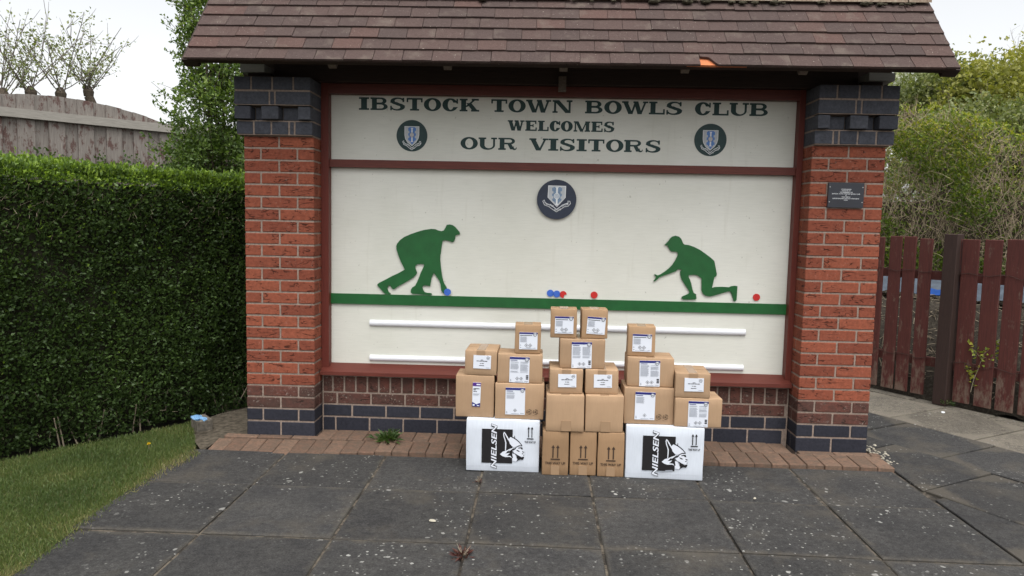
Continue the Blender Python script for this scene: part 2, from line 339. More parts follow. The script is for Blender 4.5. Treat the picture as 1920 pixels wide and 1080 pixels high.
class Print:
    """flat print in an x-z plane, layers 0.4 mm apart towards -y"""
    def __init__(s): s.v, s.f, s.mi, s.ms = [], [], [], []
    def m(s, mat):
        if mat not in s.ms: s.ms.append(mat)
        return s.ms.index(mat)
    def poly(s, pts, mat, layer=0):
        a = sum(pts[i][0]*pts[(i+1) % len(pts)][1]-pts[(i+1) % len(pts)][0]*pts[i][1] for i in range(len(pts)))
        if a < 0: pts = pts[::-1]
        n = len(s.v); s.v += [(x, -.0004*(layer+1), z) for x, z in pts]; s.f.append(tuple(range(n, n+len(pts)))); s.mi.append(s.m(mat))
    def rect(s, x0, x1, z0, z1, mat, layer=0): s.poly([(x0, z0), (x1, z0), (x1, z1), (x0, z1)], mat, layer)
    def ell(s, x, z, rx, rz, mat, layer=0, n=28): s.poly([(x+rx*math.cos(6.2832*i/n), z+rz*math.sin(6.2832*i/n)) for i in range(n)], mat, layer)
    def ring(s, x, z, r0, r1, mat, layer=0, a0=0, a1=360, n=20, sz=1):
        for i in range(n):
            t0, t1 = R(a0+(a1-a0)*i/n), R(a0+(a1-a0)*(i+1)/n)
            s.poly([(x+r0*math.cos(t0), z+sz*r0*math.sin(t0)), (x+r1*math.cos(t0), z+sz*r1*math.sin(t0)), (x+r1*math.cos(t1), z+sz*r1*math.sin(t1)), (x+r0*math.cos(t1), z+sz*r0*math.sin(t1))], mat, layer)
    def tris(s, vs, fs, mat, layer=0):
        n = len(s.v); s.v += [(x, -.0004*(layer+1), z) for x, z in vs]; s.f += [tuple(i+n for i in q) for q in fs]; s.mi += [s.m(mat)]*len(fs)
    def build(s, name, parent, loc=(0, 0, 0), rot=(0, 0, 0)): return obj(name, mesh(name, s.v, s.f, s.ms, s.mi), parent, loc, rot)
def text2d(txt, x0, x1, z0, z1, bold=0, shear=0, rot90=False):
    """built-in sans lettering fitted to a rectangle -> (verts, faces)"""
    cu = bpy.data.curves.new('t', 'FONT'); cu.body = txt; cu.size = 1; cu.offset = bold; cu.shear = shear; cu.resolution_u = 3
    o = bpy.data.objects.new('t', cu); COL.objects.link(o); dg = bpy.context.evaluated_depsgraph_get()
    me = bpy.data.meshes.new_from_object(o.evaluated_get(dg)); vs = np.array([v.co[:2] for v in me.vertices]); fs = [tuple(p.vertices) for p in me.polygons]
    bpy.data.objects.remove(o); bpy.data.curves.remove(cu); bpy.data.meshes.remove(me)
    if rot90: vs = np.stack([-vs[:, 1], vs[:, 0]], 1)
    lo, hi = vs.min(0), vs.max(0); vs = (vs-lo)/(hi-lo)*np.array([x1-x0, z1-z0])+np.array([x0, z0])
    return [tuple(p) for p in vs], fs

# slab-serif capitals as unions of simple shapes, polygonised on a grid
def field_poly(fn, a, res=46):
    ny = res; nx = max(8, int(res*a)); pad = .03
    xs = np.linspace(-pad, a+pad, nx+1); ys = np.linspace(-pad, 1+pad, ny+1); Xg, Yg = np.meshgrid(xs, ys); V = fn(Xg, Yg); out = []
    for j in range(ny):
        for i in range(nx):
            c = ((xs[i], ys[j], V[j, i]), (xs[i+1], ys[j], V[j, i+1]), (xs[i+1], ys[j+1], V[j+1, i+1]), (xs[i], ys[j+1], V[j+1, i]))
            if all(q[2] > 0 for q in c): continue
            pl = []
            for q in range(4):
                p, n = c[q], c[(q+1) % 4]
                if p[2] <= 0: pl.append(p[:2])
                if (p[2] <= 0) != (n[2] <= 0): t = p[2]/(p[2]-n[2]); pl.append((p[0]+(n[0]-p[0])*t, p[1]+(n[1]-p[1])*t))
            if len(pl) > 2: out.append(pl)
    return out
U_ = lambda *q: np.minimum.reduce(q)
def bx_(x0, x1, y0, y1): return lambda x, y: np.maximum(np.maximum(x0-x, x-x1), np.maximum(y0-y, y-y1))
def el_(cx, cy, rx, ry): return lambda x, y: (np.sqrt(((x-cx)/rx)**2+((y-cy)/ry)**2)-1)*min(rx, ry)
def dg_(x0, y0, x1, y1, w): return lambda x, y: np.maximum(np.abs(x-(x0+(y-y0)/(y1-y0)*(x1-x0)))-w/2, np.maximum(min(y0, y1)-y, y-max(y0, y1)))
def dsh(x0, xm, x1, y0, y1): return lambda x, y: np.minimum(bx_(x0, xm, y0, y1)(x, y), np.maximum(el_(xm, (y0+y1)/2, x1-xm, (y1-y0)/2)(x, y), xm-x))
def un(*fs): return lambda x, y: np.minimum.reduce([f(x, y) for f in fs])
def sub(f, g): return lambda x, y: np.maximum(f(x, y), -g(x, y))
def glyph(ch, a):
    s, t = .40, .135
    if a < .95 and ch in 'ELCOMSW': s = .34
    sl = lambda cx, y0, w: bx_(max(0, cx-w/2), min(a, cx+w/2), y0, y0+t)
    if ch == 'I': return un(bx_(a/2-.24, a/2+.24, 0, 1), bx_(0, a, 0, t), bx_(0, a, 1-t, 1))
    if ch in 'BR':
        x0 = .12; xs = x0+s
        top = sub(dsh(x0, a*.60, a*(.93 if ch == 'B' else .90), .46, 1), dsh(xs, a*.60, a*.93-.30, .60, .87))
        if ch == 'B':
            return un(bx_(x0, xs, 0, 1), bx_(0, xs, 0, t), bx_(0, xs, 1-t, 1), top, sub(dsh(x0, a*.60, a, 0, .56), dsh(xs, a*.60, a-.32, .13, .44)))
        return un(bx_(x0, xs, 0, 1), bx_(0, xs+.12, 0, t), bx_(0, xs, 1-t, 1), top, dg_(a*.60, .5, a*.76, .05, .34), sub(el_(a-.2, .16, .2, .16), el_(a-.15, .24, .1, .12)))
    if ch == 'O': return sub(el_(a/2, .5, a/2, .52), el_(a/2, .5, a/2-s, .385))
    if ch == 'C':
        return un(sub(sub(el_(a/2, .5, a/2, .52), el_(a/2+.04, .5, a/2-s, .385)), bx_(a*.60, a+1, .33, .68)), bx_(a-.13, a, .60, .98), dg_(a*.62, .13, a*.98, .34, .16))
    if ch == 'S':
        rx = a/2
        up = sub(el_(rx, .735, rx*.94, .285), el_(rx*1.12, .755, rx*.50, .15)); lo_ = sub(el_(rx, .275, rx, .295), el_(rx*.86, .25, rx*.52, .15))
        up = sub(up, bx_(rx*1.05, a+1, .45, .78)); lo_ = sub(lo_, bx_(-1, rx*.95, .24, .56))
        return un(up, lo_, dg_(a*.20, .66, a*.80, .36, .62), bx_(a-.20, a-.06, .66, 1), bx_(0.02, .15, 0, .36))
    if ch == 'T': return un(bx_(a/2-s/2, a/2+s/2, 0, 1), bx_(0, a, 1-t, 1), bx_(0, .13, .66, 1), bx_(a-.13, a, .66, 1), sl(a/2, 0, s+.34))
    if ch == 'K':
        x0 = .12; return un(bx_(x0, x0+s, 0, 1), bx_(0, x0+s+.12, 0, t), bx_(0, x0+s+.12, 1-t, 1), dg_(x0+s, .36, a-.30, 1, .20), bx_(a-.62, a-.04, 1-t, 1), dg_(x0+s+.22, .66, a-.28, 0, .42), bx_(a-.66, a, 0, t))
    if ch == 'L': return un(bx_(.12, .12+s, 0, 1), bx_(0, s+.26, 1-t, 1), bx_(0, a, 0, t), bx_(a-.14, a, 0, .42))
    if ch == 'E':
        return un(bx_(.10, .10+s, 0, 1), bx_(0, a-.05, 1-t, 1), bx_(0, a, 0, t), bx_(a-.18, a-.05, .68, 1), bx_(a-.13, a, 0, .34), bx_(.1, a*.72, .45, .57), bx_(a*.72-.1, a*.72, .36, .66))
    if ch == 'U':
        b0 = .12; w2 = .17
        o = sub(un(bx_(b0, a-.16, .38, 1), np_half(el_((b0+a-.16)/2, .38, (a-.16-b0)/2, .40))), un(bx_(b0+s, a-.16-w2, .36, 1.2), el_((b0+s+a-.16-w2)/2, .37, (a-.16-w2-b0-s)/2, .25)))
        return un(o, bx_(0, b0+s+.13, 1-t, 1), bx_(a-.5, a, 1-t, 1))
    if ch == 'N': return un(bx_(.12, .29, 0, 1), bx_(0, .42, 0, t), bx_(0, .45, 1-t, 1), dg_(.30, 1, a-.32, 0, .44), bx_(a-.30, a-.13, 0, 1), bx_(a-.46, a, 1-t, 1))
    if ch == 'M': return un(bx_(.10, .24, 0, 1), bx_(0, .36, 0, t), bx_(0, .4, 1-t, 1), dg_(.30, 1, a/2, 0, .32), dg_(a-.36, 1, a/2, 0, .14), bx_(a-.10-.34, a-.10, 0, 1), bx_(a-.54, a, 0, t), bx_(a-.5, a, 1-t, 1))
    if ch == 'V': return un(dg_(.26, 1, a/2, 0, .42), dg_(a-.22, 1, a/2+.08, 0, .18), bx_(0, .60, 1-t, 1), bx_(a-.46, a, 1-t, 1))
    if ch == 'W':
        q = a*.34; return un(dg_(.24, 1, q, 0, .36), dg_(a*.53, 1, q+.07, 0, .16), dg_(a*.53, 1, a-q+.06, 0, .36), dg_(a-.20, 1, a-q+.12, 0, .16), bx_(0, .52, 1-t, 1), bx_(a*.53-.2, a*.53+.2, 1-t, 1), bx_(a-.42, a, 1-t, 1))
def np_half(f): return f
def letters(pr, items, z0, z1, mat):
    """items: (char, x0, x1) in metres"""
    h = z1-z0
    for ch, x0, x1 in items:
        a = (x1-x0)/h
        for pl in field_poly(glyph(ch, a), a): pr.poly([(x0+p[0]*h, z0+p[1]*h) for p in pl], mat)

# foliage ------------------------------------------------------------
def leaf_mesh(name, P, size, mat, nrm=None, spread=.9, aspect=.5, tint=None, fold=.25):
    """P (n,3) leaf bases; each leaf a folded blade of 2 quads (4 triangles)"""
    n = len(P); size = np.broadcast_to(np.asarray(size, float), (n,))*rng.uniform(.65, 1.3, n)
    d = rng.normal(size=(n, 3)); d[:, 2] += .25
    if nrm is not None: d = d*spread+np.asarray(nrm)*1.0
    d /= np.linalg.norm(d, axis=1)[:, None]
    t = rng.normal(size=(n, 3)); sd_ = np.cross(d, t); sd_ /= np.linalg.norm(sd_, axis=1)[:, None]; up = np.cross(sd_, d)
    L = size[:, None]; w = (size*aspect*.5)[:, None]
    tip = P+d*L-up*L*.12; m1 = P+d*L*.5+sd_*w+up*L*fold*.5; m2 = P+d*L*.5-sd_*w+up*L*fold*.5; mid = P+d*L*.55
    V = np.stack([P, m1, tip, m2, mid], 1).reshape(-1, 3); b = (np.arange(n)*5)[:, None]
    Fq = np.concatenate([b+np.array([0, 1, 4]), b+np.array([1, 2, 4]), b+np.array([4, 2, 3]), b+np.array([0, 4, 3])], 1).reshape(-1, 3)
    me = bpy.data.meshes.new(name); me.vertices.add(len(V)); me.vertices.foreach_set('co', V.ravel().astype(np.float32))
    nf = len(Fq); me.loops.add(nf*3); me.polygons.add(nf); me.loops.foreach_set('vertex_index', Fq.ravel().astype(np.int32))
    me.polygons.foreach_set('loop_start', np.arange(0, nf*3, 3, dtype=np.int32))
    at = me.attributes.new('tint', 'FLOAT', 'POINT'); tv = rng.uniform(0, 1, n) if tint is None else np.clip(tint, 0, 1); at.data.foreach_set('value', np.repeat(tv, 5).astype(np.float32))
    me.materials.append(MATS[mat]); me.update(calc_edges=True); me.validate(); return me
def tubes(name, segs, mat, k=4):
    """segs: (p0, p1, r0, r1) -> one mesh of tapered k-sided tubes"""
    v, f = [], []
    for p0, p1, r0, r1 in segs:
        p0, p1 = Vector(p0), Vector(p1); d = (p1-p0)
        if d.length < 1e-5: continue
        d.normalize(); a = d.orthogonal().normalized(); b = d.cross(a); n = len(v)
        for p, r in ((p0, r0), (p1, r1)):
            for i in range(k): t = 6.2832*i/k; v.append(p+a*(r*math.cos(t))+b*(r*math.sin(t)))
        for i in range(k): f.append((n+i, n+(i+1) % k, n+k+(i+1) % k, n+k+i))
        f.append(tuple(n+k+i for i in range(k)))
    return mesh(name, v, f, mat, smooth=False)
def branch(p, d, L, r, depth, out, tips, bend=.25, split=(2, 4), shrink=.62, up=.15, segn=4):
    """grow a limb as a bent chain of tubes, then side shoots"""
    p = Vector(p); d = Vector(d).normalized(); pts = [p.copy()]
    for i in range(segn):
        d = (d+Vector((random.gauss(0, bend), random.gauss(0, bend), random.gauss(0, bend)+up))*.35).normalized(); q = p+d*(L/segn)
        out.append((p.copy(), q.copy(), r*(1-.55*i/segn), r*(1-.55*(i+1)/segn))); p = q; pts.append(p.copy())
        if depth <= 1: tips.append((p.copy(), d.copy()))
    if depth > 0:
        for j in range(random.randint(*split)):
            b = random.choice(pts[1:]); dd = (d+Vector((random.gauss(0, .75), random.gauss(0, .75), random.gauss(.1, .5)))).normalized()
            branch(b, dd, L*shrink*random.uniform(.7, 1.2), r*.5, depth-1, out, tips, bend, split, shrink, up, segn)

# ================================================================= GROUND
GZ = -.035
g = setting('ground', mesh('ground', [(-400, -400, GZ-.06), (400, -400, GZ-.06), (400, 400, GZ-.06), (-400, 400, GZ-.06)], [(0, 1, 2, 3)], 'soil'), 'bare dark soil under and around the paving')
def clip(poly, nx, ny, c):
    """keep nx*x+ny*y >= c"""
    out = []
    for i in range(len(poly)):
        a, b = poly[i], poly[(i+1) % len(poly)]; da, db = nx*a[0]+ny*a[1]-c, nx*b[0]+ny*b[1]-c
        if da >= 0: out.append(a)
        if (da >= 0) != (db >= 0): t = da/(da-db); out.append((a[0]+(b[0]-a[0])*t, a[1]+(b[1]-a[1])*t))
    return out
def slab_obj(poly, parent, mat, z=GZ, th=.045, gap=.0065, name='slab'):
    cx = sum(p[0] for p in poly)/len(poly); cy = sum(p[1] for p in poly)/len(poly)
    a = sum(poly[i][0]*poly[(i+1) % len(poly)][1]-poly[(i+1) % len(poly)][0]*poly[i][1] for i in range(len(poly)))
    if a < 0: poly = poly[::-1]
    q = []
    for x, y in poly:
        dx, dy = cx-x, cy-y; L = math.hypot(dx, dy); q.append((x-cx+dx/L*gap*1.4, y-cy+dy/L*gap*1.4))
    n = len(q); ins = [(x*(1-.008/max(.1, math.hypot(x, y))), y*(1-.008/max(.1, math.hypot(x, y)))) for x, y in q]
    v = [(x, y, -th) for x, y in q]+[(x, y, -.004) for x, y in q]+[(x, y, 0) for x, y in ins]
    f = [tuple(range(2*n, 3*n))]+[(i, (i+1) % n, n+(i+1) % n, n+i) for i in range(n)]+[(n+i, n+(i+1) % n, 2*n+(i+1) % n, 2*n+i) for i in range(n)]
    o = obj(name, mesh(name, v, f, mat), parent, (cx, cy, z+random.uniform(-.004, .004)))
    o.rotation_euler = (random.gauss(0, .005), random.gauss(0, .005), random.gauss(0, .002)); return o
pav = setting('pavement', mesh('pavement', [(-.2, -3.3, GZ-.009), (3.975, -3.3, GZ-.009), (3.975, -.24, GZ-.009), (-.2, -.24, GZ-.009)], [(0, 1, 2, 3)], 'joint_dirt'), 'forecourt of square dark grey concrete slabs with pale lichen spots')
XS = [1.559+.6025*i for i in range(-3, 5)]; YS = [-.262, -.825, -1.452, -2.079, -2.706, -3.33]
XS[-1] = 3.975
for j in range(5):
    for i in range(7):
        sk = .004*(i-3); slab_obj([(XS[i], YS[j+1]-sk), (XS[i+1], YS[j+1]-sk-.004), (XS[i+1], YS[j]-(sk+.004 if j else 0)), (XS[i], YS[j]-(sk if j else 0))], pav, 'slab_dark')
# path beside the shelter, laid at an angle
pth = setting('path', mesh('path', [(3.98, -3.3, GZ-.014), (7, -3.3, GZ-.014), (7, -.9, GZ-.014), (4.6, 2.4, GZ-.014), (3.98, 2.4, GZ-.014)], [(0, 1, 2, 3, 4)], 'joint_dirt'), 'side path of grey and sandy slabs laid at an angle')
T_, N_ = np.array([.505, -.863]), np.array([.863, .505])
rows = [(1.89, 2.52, .25), (2.52, 3.15, .1), (3.15, 3.81, 2.52), (3.81, 4.43, 2.20), (4.43, 5.12, 1.42), (5.12, 5.75, 1.75), (5.75, 6.4, 1.3)]
for n0, n1, t0 in rows:
    for kk in range(-6, 7):
        ta, tb = t0+.63*kk, t0+.63*(kk+1); poly = [tuple(T_*t+N_*n) for t, n in ((ta, n0), (tb, n0), (tb, n1), (ta, n1))]
        poly = clip(poly, 1, 0, 3.985); poly = clip(poly, 0, 1, -3.2) if len(poly) > 2 else poly
        if len(poly) > 2: poly = clip(poly, -1, -.62, -6.08-.05)     # stops at the picket fence
        if len(poly) < 3 or min(p[0] for p in poly) > 6.9: continue
        ar = abs(sum(poly[i][0]*poly[(i+1) % len(poly)][1]-poly[(i+1) % len(poly)][0]*poly[i][1] for i in range(len(poly))))/2
        if ar < .02: continue
        cen = np.mean(poly, axis=0); tan = n0 > 4.4
        slab_obj(poly, pth, 'slab_tan' if tan else 'slab_dark', GZ+.0)
# brick edging along the shelter
edg = setting('brick_edging', mesh('brick_edging', [(-.16, -.26, -.06), (4.0, -.26, -.06), (4.0, .16, -.06), (-.16, .16, -.06)], [(0, 1, 2, 3)], 'soil'), 'two rows of red brown brick pavers along the foot of the shelter')
def paver(x0, x1, y0, y1, zi, zf):
    o = block(x0, x1, y0, y1, 0, .05, 'paver_brick', edg, 'paver', .004, .0012, .004)
    o.location.z = (zi+zf)/2-.05+random.uniform(-.002, .002); o.rotation_euler.x += math.atan2(zi-zf, y1-y0)
    return o
x = -.15
while x < 3.97:
    lo = max(0, min(1, (.9-x)/1.0)); yf = -.262-.05*lo; zf = -.016-.032*lo
    paver(x+.002, min(x+.1015, 3.985), yf, -.057-.02*lo, -.012-.004*lo, zf); x += .1035
x = -.12
for xx in (-.13, .087, .305):        # stretchers in front of the left pillar
    paver(xx, xx+.212, -.053, .0+(-.001), -.011, -.012)
for xx in (3.50, 3.72): paver(xx, xx+.216, -.053, -.001, -.011, -.012)
paver(3.94, 4.0, -.053, -.001, -.011, -.012)
x = .455
while x < 3.40: paver(x, x+.1015, -.054, .148, -.01, -.012); x += .1035

# lawn
lawn_poly = [(-.155, -.40), (-.215, -.69), (-.24, -1.16), (-.21, -1.5), (-.19, -1.76), (-.18, -2.4), (-.2, -3.4), (-3.2, -3.4), (-3.2, -1.9), (-1.21, -.6), (-.50, .30), (-.30, -.1), (-.20, -.30)]
setting('lawn', mesh('lawn', [(x, y, GZ-.004) for x, y in lawn_poly], [tuple(range(len(lawn_poly)))], 'turf'), 'mown lawn between hedge and paving')
def inside(P, poly):
    r = np.zeros(len(P), bool); n = len(poly)
    for i in range(n):
        (x1, y1), (x2, y2) = poly[i], poly[(i+1) % n]
        c = ((y1 > P[:, 1]) != (y2 > P[:, 1])) & (P[:, 0] < (x2-x1)*(P[:, 1]-y1)/(y2-y1+1e-12)+x1); r ^= c
    return r
gp = rng.uniform((-2.0, -2.4), (-.13, .32), (150000, 2)); gp = gp[inside(gp, [(x+(.05 if i < 6 else 0)+(.02 if i in (1, 3) else 0), y) for i, (x, y) in enumerate(lawn_poly)])]
edge = np.clip((gp[:, 0]+.42)/.25, 0, 1); hed = np.clip(((gp[:, 0]+1.21)*.8-(gp[:, 1]+.57)*.59), 0, 1)
near_hedge = np.clip(1-hed/.35, 0, 1)  # rises close to the hedge, where more straw tint is added
spill = np.clip((gp[:, 0]-np.interp(-gp[:, 1], [.4, .69, 1.16, 1.5, 1.76, 2.4], [-.155, -.215, -.24, -.21, -.19, -.18])+.015)/.05, 0, 1)
keep = rng.uniform(0, 1, len(gp)) > np.maximum(.6*np.clip(1-hed/.15, 0, 1), spill*.93); gp, edge, hed, near_hedge = gp[keep], edge[keep], hed[keep], near_hedge[keep]
pt = np.array([mnoise.noise(Vector((a*3.1, b*3.1, 0))) for a, b in gp])
tint = rng.uniform(.05, .60, len(gp))+.55*edge**1.5*rng.uniform(.2, 1, len(gp))+.40*pt+.25*near_hedge*rng.uniform(0, 1, len(gp))
gm = leaf_mesh('grass', np.c_[gp, np.full(len(gp), GZ-.005)], 0.026, 'blade', nrm=(0, 0, 1.3), spread=.7, aspect=.11, tint=tint, fold=.05)
go = obj('grass', gm); go['kind'] = 'stuff'; go['label'] = 'short mown grass with straw coloured edge by the paving'; go['category'] = 'grass'

# ================================================================= SHELTER
sh = thing('scoreboard_shelter', 'brick shelter with tiled roof, cream welcome board and green bowler cutouts', 'shelter', (0, 0, 0))
RP, BP, B1, B2 = .075, .083, .078, .161          # red pitch, blue pitch, joint centres
ZR = B2-.005+.01                                  # first red course base
ZC = B2+23*RP+.002                                # corbel base
def pillar(x0, inner):
    """inner=+1: visible reveal on the right side"""
    x1 = x0+.44
    p = obj('pillar', boxes_mesh('pillar', [(x0+.004, x1-.004, .004, .33, -.06, ZC), (x0-(.026 if inner > 0 else -.004), x1+(.026 if inner < 0 else -.004), -.029, .33, ZC, ZC+.088), (x0+.004, x1-.004, .012, .33, ZC+.088, ZC+.176), (x0-(.026 if inner > 0 else -.004), x1+(.026 if inner < 0 else -.004), -.066, .33, ZC+.176, ZC+.345)], 'mortar'), sh)
    def course(z, h, kind, mat):
        if kind == 'S':
            block(x0, x0+.215, 0, .1, z, z+h, mat, p); block(x0+.225, x1, 0, .1, z, z+h, mat, p)
            xa = (x1-.1, x1) if inner > 0 else (x0, x0+.1); block(*xa, .11, .325, z, z+h, mat, p)
        else:
            block(x0, x0+.1, 0, .215, z, z+h, mat, p); block(x0+.11, x0+.33, 0, .1, z, z+h, mat, p); block(x0+.34, x1, 0, .215, z, z+h, mat, p)
    course(-.02, .093, 'S', 'brick_blue'); course(.083, .073, 'H', 'brick_blue')
    for i in range(23):
        z = B2+.005+i*RP; course(z, .065, 'S' if i % 2 == 0 else 'H', 'brick_weathered' if i < 2 else 'brick_red')
    # corbelled head of blue bricks: four courses
    h = .088; s = -1 if inner > 0 else 1       # outer side
    XO = x0-.03 if inner > 0 else x1+.03        # outer face
    XI = x1 if inner > 0 else x0
    def run(k, lens, yf, skip=()):
        z = ZC+.004+k*h; xx = 0
        for i, (w, dy) in enumerate(lens):
            a, b = (XO+xx, XO+xx+w) if inner > 0 else (XO-xx-w, XO-xx); xx += w+.010
            if dy is None: continue
            block(a, b, yf+dy, .2, z, z+h-.011, 'brick_blue_top', p, 'brick', .003, .0008)
    run(0, [(.10, 0), (.10, 0), (.10, 0), (.025, .001), (.105, 0)], -.033)
    run(1, [(.10, 0), (.048, .06), (.105, 0), (.10, .06), (.077, 0)] if inner > 0 else [(.11, 0), (.045, .06), (.105, 0), (.098, .06), (.072, 0)], -.07)
    run(2, [(.212, 0), (.024, .001), (.214, 0)], -.07)
    run(3, [(.10, 0), (.12, 0), (.12, 0), (.10, 0)], -.07)
    return p
PX2 = .44+3.0507
pl, pr_ = pillar(0, 1), pillar(PX2, -1)
# low wall between the pillars
wx0, wx1 = .445, PX2-.005; wy = .153
wl = obj('lower_wall', boxes_mesh('lower_wall', [(wx0, wx1, wy+.004, .33, -.06, .352)], 'mortar'), sh)
def wrow(z0, z1, start, step, mat, gap=.01):
    x = wx0+.008-start
    while x < wx1-.02:
        a, b = max(x, wx0+.008), min(x+step-gap, wx1-.008)
        if b-a > .02: block(a, b, wy, wy+.1, z0, z1, mat, wl)
        x += step
wrow(-.02, .073, .14, .225, 'brick_blue'); wrow(.083, .156, .03, .225, 'brick_blue')
wrow(.166, .236, .13, .225, 'brick_weathered'); wrow(.246, .348, .01, .0762, 'brick_weathered')
# timber frame, sill, panels
PYB = .212
fl = pY(616.6, 600, .15)[0]; fr = pY(1478, 600, .15)[0]
ZB, ZT = .425, float(pY(1055, 184.3, .152)[2])+.010; ZRL, ZRH = 1.714, 1.763
obj('frame_post', boxes_mesh('frame_post', [(.441, fl, .15, .27, .40, 2.24)], 'frame_wood'), sh)
obj('frame_post', boxes_mesh('frame_post', [(fr, PX2-.001, .15, .27, .40, 2.24)], 'frame_wood'), sh)
obj('frame_rail', boxes_mesh('frame_rail', [(fl, fr, .152, .268, ZT, 2.238)], 'frame_wood_h'), sh)
obj('frame_rail', boxes_mesh('frame_rail', [(fl, fr, .168, .24, ZRL, ZRH)], 'frame_wood_h'), sh)
sv = [(.446, .10, .366), (PX2-.006, .10, .366), (PX2-.006, .10, .389), (.446, .10, .389), (.446, .215, .43), (PX2-.006, .215, .43), (.446, .215, .352), (PX2-.006, .215, .352), (.446, .16, .352), (PX2-.006, .16, .352)]
obj('sill', mesh('sill', sv, [(0, 1, 2, 3), (3, 2, 5, 4), (4, 5, 7, 6), (6, 7, 9, 8), (8, 9, 1, 0), (0, 3, 4, 6, 8), (1, 9, 7, 5, 2)], 'frame_wood_h'), sh)
sp = obj('sign_panel', boxes_mesh('sign_panel', [(fl-.02, fr+.02, PYB, PYB+.02, ZRH-.01, ZT+.01)], 'panel_cream'), sh)
mp_ = obj('main_panel', boxes_mesh('main_panel', [(fl-.02, fr+.02, PYB, PYB+.02, .40, ZRL+.01)], 'panel_cream'), sh)

# lettering on the sign panel (pixel measures of the photo put on the panel's plane)
def line(chars, xs1, xs2, vt, vb, uv_mid):
    it = []
    for ch, (a, b, off) in zip(chars, xs1+xs2):
        ua, ub = a/4.174+off, b/4.174+off; it.append((ch, float(pY(ua, uv_mid, PYB)[0]), float(pY(ub, uv_mid, PYB)[0])))
    um = 1055; z1, z0 = float(pY(um, vt, PYB)[2]), float(pY(um, vb, PYB)[2]); p = Print(); letters(p, it, z0, z1, 'sign_green_letters'); return p
A_ = lambda *q: [(a, b, 600) for a, b in q]; B_ = lambda *q: [(a, b, 1060) for a, b in q]
line('IBSTOCKTOWNBOWLSCLUB', A_((305, 385), (395, 530), (548, 665), (678, 803), (813, 948), (958, 1080), (1093, 1247), (1340, 1465), (1475, 1610), (1612, 1808), (1820, 1975)),
     B_((155, 292), (305, 442), (443, 648), (655, 780), (790, 915), (1015, 1138), (1153, 1280), (1285, 1437), (1443, 1587)), 188.0, 211.9, 199).build('lettering', sp, (0, PYB-.0008, 0))
line('WELCOMES', A_((1468, 1600), (1607, 1697), (1705, 1790), (1797, 1880), (1885, 1978)), B_((65, 195), (203, 293), (303, 383)), 227.0, 246.4, 237).build('lettering', sp, (0, PYB-.0008, 0))
line('OURVISITORS', A_((1100, 1235), (1240, 1385), (1395, 1540), (1637, 1785), (1787, 1865), (1877, 1995)), B_((88, 168), (178, 305), (318, 455), (460, 607), (628, 745)), 260.3, 283.0, 272).build('lettering', sp, (0, PYB-.0008, 0))

